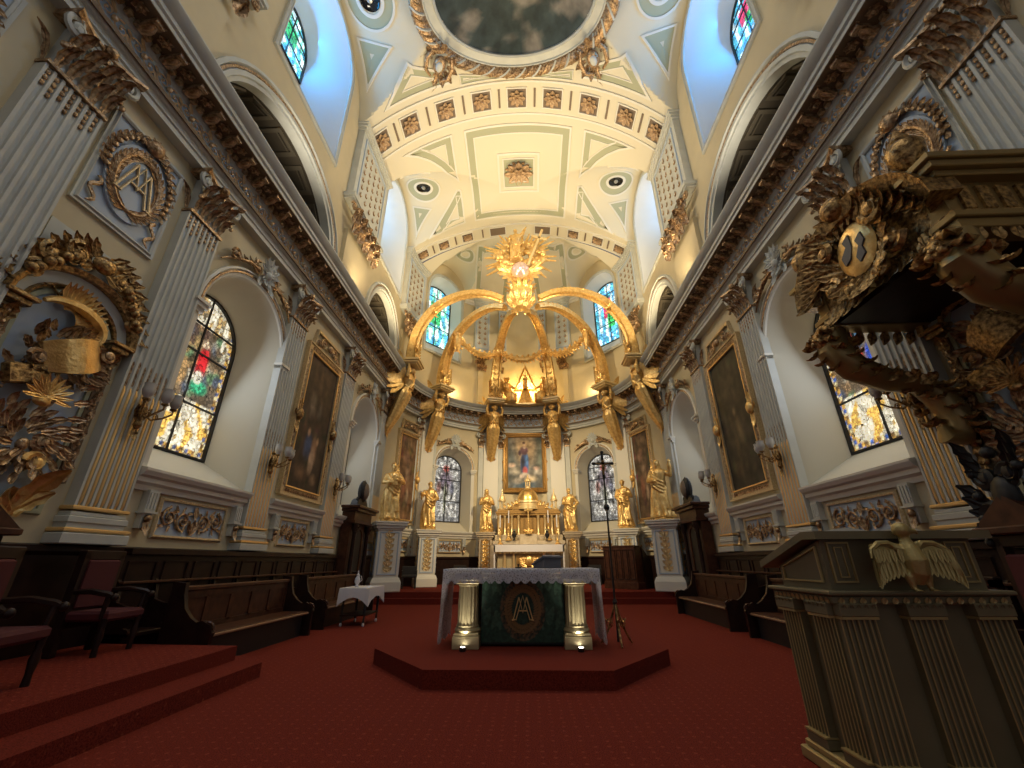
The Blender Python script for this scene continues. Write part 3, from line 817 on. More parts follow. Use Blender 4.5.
for sx in (-1, 1):
    for sy in (-1, 1):
        a = rad(38) if 1 else 0; x = sx*3.0; y = EC+sy*1.95
        q = MB(); z = 0
        q.ball((0, 0, -.28), .3, 12, 8, (.8, 1.15, .5))
        for k in range(12): q.leaf((.3*cos(k*pi/6), .4*sin(k*pi/6), -.12), (cos(k*pi/6), sin(k*pi/6), -.2), (0, 0, -1), .5, .28, .9)
        for e in (-1, 1):
            q.tube([(e*.35, -.45, -.2), (e*.5, -.1, -.3), (e*.45, .35, -.3), (e*.2, .55, -.25)], [.05, .09, .08, .05], 6)
        q.leaf((0, sy*.4, -.15), (0, sy, 0), (0, 0, -1), .8, .35, .5)
        o = q.build('corner_cartouche', M['gilt'], t); o.location = (x, y-EC, Zv(x, y)-20.6); o.rotation_euler = (0, 0, -sx*sy*.5)
        q = MB(); q.ball((0, 0, -.40), .17, 12, 8, (.8, 1.2, .5)); o2 = q.build('cartouche_shield', M['trim'], o)
# upper piers
def fleur(mb):
    mb.leaf((0, 0, -.06), (0, 0, 1), (0, 1, 0), .18, .07, .2, 5, 1)
    for s in (-1, 1): mb.leaf((0, 0, -.04), (s*.8, 0, .7), (0, 1, 0), .11, .05, .8, 4, 1)
    mb.box(-.045, .045, 0, .02, -.05, -.03)
FL = MB(); fleur(FL)
def upier(n, s0, s1, w=.25, zc=17.15, full=True, cap=True, seg=1):
    r = struct('trim_%d' % n); mb = MB()
    wbox(mb, s0, s1, -.02, w, 13.6, 17.0, seg)
    for a, b, e in ((17.0, 17.1, .06), (17.1, 17.2, .12), (17.2, 17.28, .18), (13.45, 13.6, .16), (13.38, 13.45, .10)): wbox(mb, s0-e, s1+e, -.02, w+e, a, b, seg)
    mb.build('pier_shaft', M['trim'], r); mb = MB()
    wbox(mb, s0+.35, s1-.35, -.02, w-.1, 9.82, 12.4, seg); mb.build('pier_foot', M['wall'], r)
    m = min(.3, (s1-s0)*.12)
    mb = MB(); wmould(mb, resampz([(s0+m, 13.85), (s1-m, 13.85), (s1-m, 16.75), (s0+m, 16.75)], seg), [(0, w-.01), (0, w+.04), (.07, w+.04), (.07, w-.01)], True); mb.build('panel_moulding', M['blue'], r)
    mb = MB()
    nx = max(2, int((s1-s0-2*m)/.42)); 
    for i in range(nx):
        for j in range(7): put(mb, FL, s0+m+(s1-s0-2*m)*(i+.5)/nx, 14.15+.38*j, w+.005, 1.35)
    mb.build('fleur_pattern', M['gilt'], r)
    mb = MB(); k = 5
    for i in range(k):
        s = s0+.2+(s1-s0-.4)*(i+.5)/k
        x, y = wp(s, w+.02); x2, y2 = wp(s, w+1); rz = math.atan2(-(x2-x), (y2-y))
        mb.at(x, y, 12.25, rz=rz)
        for q in range(3): mb.leaf((.12*(q % 2), 0, .36*q), (0, .1, 1), (0, 1, 0), .5, (s1-s0)/k*.95, 2.3, 10, 4, .4)
        mb.spiral((0, .95), .11, 1.4, 0, 1 if i % 2 else -1, .03, .12)
    for e in (s0+.1, s1-.1):
        x, y = wp(e, w+.02); x2, y2 = wp(e, w+1); rz = math.atan2(-(x2-x), (y2-y)); mb.at(x, y, 13.15, rz=rz); mb.spiral((0, 0), .17, 1.5, 0, 1, .045, .06)
    mb.home(); mb.build('carved_capital', M['gilt'], r)
def resampz(P, seg):
    if seg <= 1: return P
    Q = []
    for i in range(4):
        a, b = P[i], P[(i+1) % 4]; n = seg if a[1] == b[1] else 1
        for k in range(n): Q.append((a[0]+(b[0]-a[0])*k/n, a[1]+(b[1]-a[1])*k/n))
    return Q
upier(30, 10.95, 13.75); upier(31, ST-13.75, ST-10.95)
upier(32, 2.9, 5.25); upier(33, ST-5.25, ST-2.9)
upier(34, 18.0, sa(22), .2, seg=5); upier(35, ST-sa(22), ST-18.0, .2, seg=5)
upier(36, sa(60), sa(69.5), .2, seg=3); upier(37, ST-sa(69.5), ST-sa(60), .2, seg=3)
upier(38, sa(75.5), sa(80), .15, seg=1); upier(39, ST-sa(80), ST-sa(75.5), .15, seg=1)
mb = MB(); sweep(mb, [(-.02,16.95),(.06,16.95),(.08,17.05),(.16,17.1),(.2,17.2),(-.02,17.25)], sa(53), ST-sa(53)); tag(mb.build('trim_40', M['white'], ang=25), kind='structure')
# ---------------------------------------------------------------- pilasters
def side_word(s): return 'left' if s < 0 else 'right'
def fluted(g, w, z0, z1, d=.16, nf=7, dep=.035):
    p = w/(nf+.35); P = [(-w/2, -.02), (-w/2, d)]
    for i in range(nf):
        a = -w/2+p*(.35+i); b = a+p*.65
        P += [(a, d), (a+p*.08, d-dep*.8), ((a+b)/2, d-dep), (b-p*.08, d-dep*.8), (b, d)]
    P += [(w/2, d), (w/2, -.02)]
    g.add([(x, y, z0) for x, y in P]+[(x, y, z1) for x, y in P], [(i, i+1, len(P)+i+1, len(P)+i) for i in range(len(P)-1)])
    return [-w/2+p*(.35+i+.325) for i in range(nf)], p
def capital_parts(w, z, h, parent, d=.16):
    L1, T1 = MB(), MB()
    for row, (n, zz, ll, out) in enumerate(((5, z+.01, h*.56, 0), (4, z+h*.30, h*.62, .05))):
        for i in range(n):
            x = (-w/2+w*(i+.5)/n)*1.0
            L1.leaf((x, d+out, zz), (0, .08, 1), (0, 1, 0), ll, w/n*.98, 2.5, 12, 3, .35)
    for s in (-1, 1):
        L1.leaf((s*w*.5, d*.4, z+.03), (s*.1, 0, 1), (s, 0, 0), h*.6, w/6, 1.6, 7)
        T1.spiral((s*w*.50, z+h*.74), h*.17, 1.5, pi/2 if s > 0 else pi/2, -s, h*.05, d+.12, 5)
        T1.spiral((s*w*.14, z+h*.76), h*.11, 1.3, pi/2, s, h*.035, d+.06, 5)
        T1.tube([(s*w*.2, d+.02, z+h*.35), (s*w*.34, d+.06, z+h*.6), (s*w*.5, d+.12, z+h*.92)], [.05*h, .045*h, .04*h], 5)
        for k in range(3): L1.ball((s*w*(.42+.06*k), d+.10+.02*k, z+h*(.42-.07*k)), .045, 6, 4)
    L1.ball((0, d+.16, z+h*.93), h*.09, 8, 5)
    for k in range(6): L1.leaf((0, d+.14, z+h*.92), (cos(k*pi/3), 0, sin(k*pi/3)), (0, 1, 0), .12, .09, .7, 4)
    T1.box(-w*.44, w*.44, -.02, d+.0, z, z+h*.86)
    for i in range(3):
        x = (i-1)*w*.3; L1.ball((x, d+.15, z+h*.70), h*.06, 6, 4); T1.tube([(x, d+.03, z+h*.4), (x, d+.10, z+h*.68)], .03*h, 5)
    A1 = MB()
    q = w*.66
    P = [(-q, z+h*.87), (q, z+h*.87), (q, z+h), (-q, z+h)]
    R = []
    for k in range(9):
        t = -1+k/4; x = q*t; dd = d+.08+.17*abs(t)**2
        R.append([(x, -.02, z+h*.87), (x, dd-.04, z+h*.87), (x, dd-.02, z+h*.91), (x, dd, z+h*.93), (x, dd, z+h*.985), (x, -.02, z+h*.985)])
    A1.rings(R)
    N1 = MB(); N1.box(-w*.52, w*.52, -.02, d+.035, z-.05, z)
    c = L1.build('capital', M['gilt'], parent); T1.build('volutes', M['trim'], c); A1.build('abacus', M['gilt'], c); N1.build('necking', M['gilt'], c)
    return c
def base_parts(w, z0, parent, d=.16):
    g = MB(); g2 = MB()
    for a, b, e in ((z0, z0+.14, .10), (z0+.14, z0+.20, .06), (z0+.27, z0+.36, .05), (z0+.36, z0+.42, .02)): g.box(-w/2-e, w/2+e, -.02, d+e, a, b, .012)
    g.box(-w/2-.03, w/2+.03, -.02, d+.03, z0+.20, z0+.30)
    for zz, e in ((z0+.17, .10), (z0+.46, .04)):
        g2.box(-w/2-e, w/2+e, -.02, d+e, zz-.02, zz+.035, .015)
    b = g.build('base', M['trim'], parent); g2.build('gilded_torus', M['goldline'], b)
def make_pilaster(root, w=.80):
    g = MB(); xs, p = fluted(g, w, 2.08, 7.44); g.build('shaft', M['trim'], root)
    g = MB()
    for x in xs: g.tube([(x, .135, 2.12), (x, .14, 2.2), (x, .14, 3.85), (x, .135, 3.93)], [.01, p*.27, p*.27, .01], 6)
    g.build('reeding', M['goldline'], root)
    g = MB()
    for i, x in enumerate(xs):
        n = 3 if i % 2 else 4
        for k in range(4):
            z = 4.32-.1*k+(.04 if i % 2 else 0); g.leaf((x, .13, z-.10), (0, 0, 1), (0, 1, 0), .13, p*.62, .5, 4, 1)
        for k in range(3+(i % 2)): g.ball((x, .145, 7.36-.10*k), p*.27, 6, 4, (1, .6, 1.5))
    g.build('flute_husks', M['gilt'], root)
    base_parts(w, 1.64, root); capital_parts(w, 7.5, .92, root)
PIL = [(3.55, 'nearest the camera'), (6.07, 'just before the big stained glass window'), (9.75, 'between big stained glass window and painting'), (13.35, 'between painting and wooden doorway'), (17.30, 'beside the outermost gilded console')]
p0 = None; GP = 'fluted pilasters along the side walls'
for side in (-1, 1):
    for y, w_ in PIL:
        loc, rz = wall_frame(side, y); lab = 'grey fluted pilaster on the %s wall %s' % (side_word(side), w_)
        if p0 is None: p0 = thing('pilaster', lab, 'pilaster', loc, rz, GP); make_pilaster(p0)
        else: dup(p0, loc, rz, lab, GP)
ap0 = None
def make_apier(root):
    g = MB(); g.box(-.42, .42, -.05, .24, 1.64, 8.42); g.box(-.47, .47, -.05, .29, 1.64, 1.95, .02); g.box(-.45, .45, -.05, .27, 1.95, 2.08, .02); g.build('pier_body', M['white'], root)
    for s in (-1, 1):
        g = MB(); g.box(-.14, .14, -.05, .14, 2.05, 7.6); g.box(-.17, .17, -.05, .17, 1.64, 2.1, .02)
        o = g.build('side_strip', M['trim'], root); o.location = (s*.56, 0, 0)
        c = capital_parts(.30, 7.5, .9, root, .14); c.location = (s*.56, 0, 0)
for a, w_ in ((33.2, 'left of the left apse window'), (71.5, 'left of the altarpiece painting'), (108.5, 'right of the altarpiece painting'), (146.8, 'right of the right apse window')):
    loc, rz = apse_frame(a); lab = 'white flat pier in the apse %s, behind a gilded console' % w_
    if ap0 is None: ap0 = thing('apse_pier', lab, 'pier', loc, rz, 'white piers round the apse'); make_apier(ap0)
    else: dup(ap0, loc, rz, lab, 'white piers round the apse')

# ---------------------------------------------------------------- carved panels under the windows
def rinceau(g, Wd, Hh, y=.03, seed=1):
    """mirrored scrollwork filling Wd x Hh, centred"""
    n = max(1, round(Wd/2/(Hh*.62)))
    pw = Wd/2/(n+.35)
    for s in (-1, 1):
        for i in range(n):
            cx = s*pw*(.72+i); up_ = 1 if i % 2 == 0 else -1
            r = min(pw*.48, Hh*.40)
            g.spiral((cx, -up_*Hh*.04), r, 1.7, -up_*pi/2, s*up_, Hh*.045, y, 5)
            for k in range(6):
                a = k*pi/3; g.leaf((cx+r*.8*cos(a), y, r*.8*sin(a)), (cos(a+s*.9), 0, sin(a+s*.9)), (0, 1, 0), Hh*.22, Hh*.13, .7, 5)
            g.ball((cx, y+.02, 0), Hh*.07, 6, 4)
            for k in range(4): g.leaf((cx, y+.01, 0), (cos(k*pi/2), 0, sin(k*pi/2)), (0, 1, 0), Hh*.13, Hh*.11, .7, 4)
            g.leaf((cx+s*r, y, up_*Hh*.2), (s*.6, 0, up_*.8), (0, 1, 0), Hh*.28, Hh*.15, .6, 5)
    g.leaf((0, y, -Hh*.45), (0, 0, 1), (0, 1, 0), Hh*.5, Hh*.3, .5, 7); g.leaf((0, y, Hh*.45), (0, 0, -1), (0, 1, 0), Hh*.42, Hh*.26, .5, 6)
    for s in (-1, 1): g.leaf((0, y, -Hh*.42), (s*.6, 0, .8), (0, 1, 0), Hh*.45, Hh*.2, .7, 6)
def dado_panel(loc, rz, Wd, Hh, label, group, br=None, gold='gilt'):
    t = thing('carved_dado_panel', label, 'carved panel', loc, rz, group)
    g = MB(); g.box(-Wd/2, Wd/2, -.02, .012, -Hh/2, Hh/2); g.build('ground', M['blue'], t)
    g = MB(); g.frame([(-Wd/2, -Hh/2), (Wd/2, -Hh/2), (Wd/2, Hh/2), (-Wd/2, Hh/2)], [(0, -.02), (0, .05), (.03, .06), (.06, .03), (.06, -.02)]); g.build('frame', M['creamgold'], t)
    g = MB(); rinceau(g, Wd, Hh); g.build('scrollwork', M[gold], t)
    if br:
        for s in (-1, 1):
            g = MB(); g.box(-.10, .10, -.02, .12, Hh/2-.22, Hh/2+.12)
            for k in (-1, 0, 1): g.box(k*.06-.018, k*.06+.018, .1, .135, Hh/2-.18, Hh/2+.08)
            g.box(-.13, .13, -.02, .16, Hh/2-.25, Hh/2-.22); g.box(-.09, .09, -.02, .10, -Hh/2+.08, Hh/2-.25)
            g.at(0, 0, 0, rz=0); 
            o = g.build('bracket', M['trim'], t); o.location = (s*br, 0, 0)
            g = MB(); g.leaf((0, .09, Hh/2-.27), (0, .1, -1), (0, 1, 0), .34, .16, .7); g.ball((0, .12, Hh/2-.33), .06, 8, 5); g.ball((0, .1, -Hh/2+.08), .04, 6, 4); g.build('bracket_carving', M['gilt'], o)
    return t
for side in (-1, 1):
    sw = side_word(side)
    for y, w_, Wd, br in ((8.05, 'big stained glass window', 1.62, 1.12), (11.68, 'large framed painting', 1.35, 1.0)):
        loc, rz = wall_frame(side, y, 2.12)
        dado_panel(loc, rz, Wd, .56, 'gilded scrollwork panel below the %s on the %s wall' % (w_, sw), 'scrollwork panels below the windows', br)
for a, w_ in ((51, 'left'), (129, 'right'), (20.5, 'far left'), (159.5, 'far right')):
    loc, rz = apse_frame(a, 2.12, .06); dado_panel(loc, rz, 1.25, .5, 'scrollwork panel in the apse dado, %s, behind the gilded statues' % w_, 'scrollwork panels in the apse dado', .8)

# ---------------------------------------------------------------- large paintings
def canvas_col(kind):
    rnd = random.Random(kind+40)
    if kind == 0:     # left wall, scene with kneeling figures in the dark
        B = (.050,.032,.022); Lb = [(.5,.9,.5,.25,(.10,.06,.035),1),(.35,.62,.16,.13,(.20,.15,.12),.8),(.62,.28,.13,.14,(.34,.19,.11),.6),(.60,.22,.10,.12,(.60,.42,.28),.5),(.42,.32,.14,.12,(.06,.10,.22),.6),(.40,.42,.06,.04,(.45,.28,.18),.6),(.70,.38,.05,.04,(.48,.30,.18),.6),(.35,.12,.3,.07,(.20,.11,.06),.9),(.60,.60,.10,.08,(.12,.10,.09),.8),(.25,.45,.08,.16,(.10,.05,.03),.8),(.75,.10,.15,.05,(.30,.18,.10),.8)]
    elif kind == 1:
        B = (.040,.034,.022); Lb = [(.5,.75,.4,.3,(.075,.062,.038),1),(.5,.35,.35,.25,(.085,.068,.038),.9),(.55,.42,.10,.16,(.15,.11,.06),.9),(.40,.30,.09,.10,(.14,.10,.05),.9),(.50,.55,.06,.04,(.19,.14,.08),.7),(.30,.15,.2,.08,(.09,.06,.03),.9)]
    elif kind in (2, 3):
        B = (.17,.095,.05) if kind == 2 else (.10,.065,.04); Lb = [(.45,.72,.22,.10,(.28,.16,.11),.8),(.55,.55,.18,.12,(.30,.20,.13),.8),(.40,.35,.16,.18,(.25,.10,.06),.8),(.62,.28,.10,.10,(.36,.26,.18),.7),(.5,.9,.35,.08,(.22,.15,.09),.9)]
    else:             # altarpiece: robed figure standing on clouds
        B = (.16,.16,.15)
        Lb = [(.52,.80,.52,.45,(.62,.42,.22),1),(.1,.5,.25,.5,(.12,.14,.14),.8),(.95,.6,.22,.5,(.14,.16,.13),.8),(.95,.95,.3,.12,(.05,.06,.05),.8),
              (.2,.33,.20,.10,(.55,.50,.42),.7),(.12,.44,.14,.06,(.70,.52,.42),.6),(.85,.30,.20,.10,(.45,.42,.38),.7),(.82,.38,.12,.05,(.60,.42,.36),.6),(.5,.06,.5,.12,(.05,.10,.16),.8),(.3,.14,.2,.08,(.40,.36,.32),.7),(.66,.18,.22,.09,(.60,.50,.36),.7),
              (.49,.46,.14,.27,(.05,.11,.34),.35),(.44,.50,.07,.22,(.02,.03,.08),.5),(.56,.55,.05,.14,(.10,.25,.60),.5),(.50,.33,.09,.10,(.52,.10,.10),.5),(.48,.25,.15,.06,(.62,.55,.50),.6),(.40,.22,.08,.05,(.75,.62,.55),.5),(.58,.22,.07,.05,(.75,.62,.55),.5),
              (.48,.73,.15,.10,(.16,.07,.10),.4),(.48,.76,.07,.06,(.20,.10,.12),.5),(.49,.79,.06,.03,(.60,.42,.32),.5),(.49,.865,.045,.04,(.66,.46,.34),.4),(.47,.885,.06,.035,(.10,.05,.03),.5),(.35,.68,.06,.07,(.10,.05,.08),.5)]
    extra = [(rnd.random(), rnd.random(), rnd.uniform(.04, .12), rnd.uniform(.03, .08), tuple(q*rnd.uniform(.5, 1.7) for q in B), .9) for _ in range(30)] if kind != 4 else []
    def fn(u, v):
        c = blobs(B, extra+Lb, u, v); n = 1+.5*nz(u, v, 9, kind)
        return [q*n for q in c]
    return fn
def painting(loc, rz, w, h, kind, name, label, frame='creamgold', fw_=.24, crest=True, group=None, plain=False):
    t = thing(name, label, 'painting', loc, rz, group)
    colour_grid('canvas', M['canvas'], t, lambda u, v: ((.5-u)*w, .05, (v-.5)*h), 48, 80, canvas_col(kind))
    P = [(-w/2, -h/2), (w/2, -h/2), (w/2, h/2), (-w/2, h/2)]
    g = MB()
    if plain:
        g.frame(P, [(-.02, .03), (-.01, .10), (.04, .14), (.10, .11), (.15, .16), (fw_, .13), (fw_, -.02)]); g.build('frame', M['tanframe'], t)
        for s in (-1, 1):
            for zz in (-.35, 0, .35):
                q = MB(); q.leaf((0, .12, 0), (s, 0, 0), (0, 1, 0), .2, .22, .5); q.leaf((0, .13, 0), (0, 0, 1), (0, 1, 0), .22, .14, .4); q.leaf((0, .13, 0), (0, 0, -1), (0, 1, 0), .22, .14, .4)
                o = q.build('frame_carving', M['tanframe'], t); o.location = (s*(w/2+.12), 0, zz*h)
        return t
    g.frame(P, [(-.02, .04), (-.02, .09), (.02, .10), (.03, .07), (fw_-.05, .09), (fw_-.04, .13), (fw_, .13), (fw_, -.02)]); g.build('frame', M[frame], t)
    g = MB(); g.frame(P, [(-.025, .09), (-.02, .115), (.015, .115), (.02, .09)]); g.build('gilded_sight_edge', M['goldline'], t)
    g = MB(); n = int(h/.12)
    for s in (-1, 1):
        for i in range(n):
            z = -h/2+h*(i+.5)/n; g.leaf((s*(w/2+fw_*.42), .085, z-.05), (s*.25*(1 if i % 2 else -1), 0, 1), (0, 1, 0), .13, fw_*.5, .5, 4, 1)
    m = int(w/.12)
    for s in (-1, 1):
        for i in range(m): g.leaf((-w/2+w*(i+.5)/m-.05, .085, s*(h/2+fw_*.42)), (1, 0, 0), (0, 1, 0), .13, fw_*.5, .5, 4, 1)
    g.build('frame_foliage', M['gilt'], t)
    for s in (-1, 1):
        g = MB(); g.ball((0, .16, .05), .13, 10, 7, (1, .8, 1.3)); g.leaf((0, .1, .1), (0, 0, 1), (0, 1, 0), .42, .3, .5); g.leaf((0, .1, -.05), (0, 0, -1), (0, 1, 0), .42, .28, .6)
        for k in (-1, 1): g.leaf((0, .1, .05), (k, 0, .3), (0, 1, 0), .26, .2, .8)
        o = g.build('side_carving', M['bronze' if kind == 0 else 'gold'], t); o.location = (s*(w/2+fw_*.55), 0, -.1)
    if crest:
        g = MB(); cz = h/2+fw_; cw = w*.92
        g.frame([(-cw/2, cz+.04), (cw/2, cz+.04), (cw/2*.86, cz+.50), (-cw/2*.86, cz+.50)], [(0, .02), (0, .09), (.06, .11), (.08, .05), (.08, 0)]); g.build('crest_frame', M['creamgold'], t)
        g = MB()
        g.ball((0, .12, cz+.27), .12, 10, 6, (1.2, .7, 1))
        for s in (-1, 1):
            g.spiral((s*cw*.22, cz+.26), .17, 1.5, pi/2, -s, .03, .08); g.spiral((s*cw*.37, cz+.2), .10, 1.3, -pi/2, s, .022, .07)
            for k in range(4): g.leaf((s*cw*(.08+.09*k), .07, cz+.3-.04*k), (s, 0, .5-.35*k), (0, 1, 0), .26, .14, .7)
        g.build('crest_carving', M['gilt'], t)
    return t
loc, rz = wall_frame(-1, 11.68, 5.20); painting(loc, rz, 1.86, 3.92, 0, 'religious_painting', 'tall dark oil painting of kneeling figures in a pale gilded frame on the left wall')
loc, rz = wall_frame(1, 11.62, 5.16); painting(loc, rz, 1.86, 3.88, 1, 'religious_painting', 'tall murky greenish brown oil painting in a pale gilded frame on the right wall')
loc, rz = apse_frame(21, 5.20, .08); painting(loc, rz, 1.40, 4.0, 2, 'religious_painting', 'narrow reddish brown painting behind the gilded statue at the left apse corner', fw_=.2)
loc, rz = apse_frame(159, 5.20, .08); painting(loc, rz, 1.40, 4.0, 3, 'religious_painting', 'narrow dark painting behind the gilded statue at the right apse corner', fw_=.2)
painting((.05, YA+W-.12, 6.68), pi, 2.0, 2.95, 4, 'altarpiece_painting', 'altarpiece painting of a blue robed standing figure on clouds above the high altar', plain=True)

# ---------------------------------------------------------------- wreath panels and niches beside the nearest pilasters
def strokes(g, L_, y, r): 
    for P in L_: g.tube([(x, y, z) for x, z in P], r, 6)
MONO = [[(-.30,-.30),(-.20,.05),(-.12,.32)],[(-.12,.32),(0,-.12),(.12,.32)],[(.12,.32),(.20,.05),(.30,-.30)],[(-.22,-.32),(0,.36),(.22,-.32)],[(-.15,-.06),(.15,-.06)],[(-.34,-.32),(-.24,-.30)],[(.34,-.32),(.24,-.30)]]
def wreath(g, a, b, y, n=34, r=.05):
    for i in range(n):
        t = 2*pi*i/n; s = 1 if cos(t) > 0 else -1
        for k in (-1, 1):
            d = (-sin(t)*s*1+cos(t)*k*.6, 0, cos(t)*s+sin(t)*k*.6)
            g.leaf((a*cos(t), y, b*sin(t)), d, (0, 1, 0), .2, .09, .6, 5, 1)
    g.tube([(a*cos(2*pi*i/24), y, b*sin(2*pi*i/24)) for i in range(25)], r*.6, 5)
def wreath_panel(side, y, mono, label):
    loc, rz = wall_frame(side, y, 7.08); t = thing('wreath_panel', label, 'carved panel', loc, rz)
    hw, hh = .60, .86
    g = MB(); g.box(-hw, hw, -.02, .02, -hh, hh); g.build('ground', M['blue'], t)
    g = MB(); g.frame([(-hw, -hh), (hw, -hh), (hw, hh), (-hw, hh)], [(0, -.01), (0, .05), (.03, .07), (.05, .04), (.09, .05), (.09, -.01)]); g.build('frame', M['trim'], t)
    g = MB(); g.lathe([(.02, .0), (.47, .0), (.50, .03), (.50, -.03)], 32); 
    v = [(x, .045-z*.6 if 1 else z, y_*1.42) for x, y_, z in g.v]; q = MB(); q.add(v, g.f); q.build('oval_medallion', M['blue'], t)
    g = MB(); wreath(g, .37, .54, .07); g.build('laurel_wreath', M['gilt'], t)
    if mono: g = MB(); strokes(g, MONO, .09, .022); g.build('monogram', M['creamgold'], t)
    g = MB()
    for i in range(22):
        a = pi*(.15+.0+1.2*i/21)-.1*pi if 0 else pi*(-.1+1.2*i/21)
        g.leaf((.52*cos(a), .05, .12+.70*sin(a)), (cos(a+.8), 0, sin(a+.8)), (0, 1, 0), .2, .13, .8, 5)
        g.ball((.54*cos(a), .09, .12+.72*sin(a)), .045, 6, 4)
    g.build('flower_garland', M['gilt'], t)
    g = MB(); g.ball((0, .1, hh-.02), .15, 10, 7, (1, .7, 1))
    for k in range(7): g.leaf((0, .1, hh-.1), (cos(pi*k/6), 0, sin(pi*k/6)), (0, 1, 0), .25, .12, .6, 5)
    g.build('shell_crest', M['gilt'], t)
    for s in (-1, 1):
        g = MB(); P = []
        for i in range(12): P.append((s*(.50-.06*sin(i*.9)), .06, -.35-.045*i))
        g.tube(P, [.035]*10+[.025, .01], 5, flat=.5); g.build('ribbon', M['gilt'], t)
    return t
wreath_panel(-1, 4.78, True, 'blue panel with gilded laurel wreath round an interlaced letter monogram, high on the left wall')
wreath_panel(1, 4.78, False, 'blue panel with gilded laurel wreath on the right wall above the canopy')
wreath_panel(-1, 2.1, True, 'blue carved panel cut by the top left corner of the view'); wreath_panel(1, 2.1, False, 'blue carved panel cut by the top right corner of the view')
def trophy(t, mg='gold'):
    g = MB()                                   # laurel tuft at the top left
    for i in range(16):
        a = pi*(.35+.055*i); g.leaf((.12*cos(a)+.12, .10, .88+.16*sin(a)), (cos(a), 0, sin(a)+.15), (0, 1, 0), .40, .13, .9, 7)
    g.tube([(.45*cos(rad(q))+.08, .14, .85+.28*sin(rad(q))) for q in range(30, 200, 14)], [.03+.05*sin(rad(k*15)) for k in range(13)], 6)
    g.build('palm_tuft', M[mg], t)
    g = MB(); R = []                           # curved tablet
    for i in range(9):
        a = -1+i/4; R.append([(.36*a, .16+.14*(1-a*a), -.24+.05*a*a), (.36*a, .18+.14*(1-a*a), .24-.05*a*a), (.36*a, .10+.14*(1-a*a), .24-.05*a*a), (.36*a, .08+.14*(1-a*a), -.24+.05*a*a)])
    g.at(-.10, 0, .45, ry=.45); g.add([p for r in R for p in r], [(i*4+j, i*4+(j+1) % 4, (i+1)*4+(j+1) % 4, (i+1)*4+j) for i in range(8) for j in range(4)]); g.home(); g.build('gilded_tablet', M[mg], t)
    g = MB(); 
    for s in (-1, 1): g.spiral((-.10+s*.40, .45-s*.2), .10, 1.4, 0, s, .035, .2)
    for i in range(40):
        a = 2*pi*i/20; q_ = .30+.10*(i >= 20); g.leaf((-.08+(q_+.05)*cos(a), .10, .45+q_*.75*sin(a)), (cos(a+.9-i % 3*.6), .3, sin(a+.9-i % 3*.6)), (0, 1, 0), .22, .12, 1.3, 8, 3)
    g.build('acanthus_surround', M['gilt'], t)
    g = MB(); g.at(.28, .06, .02, ry=.35); g.box(-.22, .2, 0, .12, -.12, .14, .02); g.home(); g.build('dark_book', M['bronze'], t)
    g = MB()
    for k in range(11):
        a = pi*(-.05+1.1*k/10); g.leaf((.02, .20, -.18), (cos(a), 0, sin(a)), (0, 1, 0), .30, .08, .5, 6, 1)
    g.ball((.02, .16, -.24), .10, 12, 8, (1.1, .5, .7)); g.build('scallop_shell', M[mg], t)
    g = MB()
    for k in range(60):
        a = k*2.4; r = .10+.0065*k; g.leaf((.0+r*cos(a)*1.1, .08+.04*(k % 3), -.75+r*sin(a)*.9), (cos(a+.6), 0, sin(a+.6)), (0, 1, 0), .20, .11, 1.4, 8, 3)
    for s in (-1, 1): g.spiral((s*.22, -.72), .13, 1.5, 0, s, .04, .12); g.spiral((s*.12, -1.0), .09, 1.4, pi, -s, .03, .1)
    g.ball((0, .14, -.8), .07, 10, 6, (1, .7, 1.2)); g.build('lower_cluster', M['gilt'], t)
    g = MB()
    for k in range(12): g.ball((.30+.012*k, .06, .30-.055*k), .024, 6, 4)
    for s in (-1, 1):
        for k in range(5): g.leaf((.42*s, .08, .1-.22*k), (s, 0, .6-.2*k), (0, 1, 0), .22, .12, .9)
    g.build('bead_chain', M['gilt'], t)
    g = MB()
    for q, (x, z, s) in enumerate(((-.35, 1.0, 1), (-.10, 1.14, -1), (.2, 1.2, 1), (-.42, .75, -1), (-.45, .5, 1))):
        g.tube([(x+.09*cos(a*.9)*s+.03*a, .07+.02*sin(a), z+.07*sin(a*1.3)) for a in range(8)], [.028]*8, 5, flat=.5)
    g.build('fluttering_ribbon', M['bronze'], t)
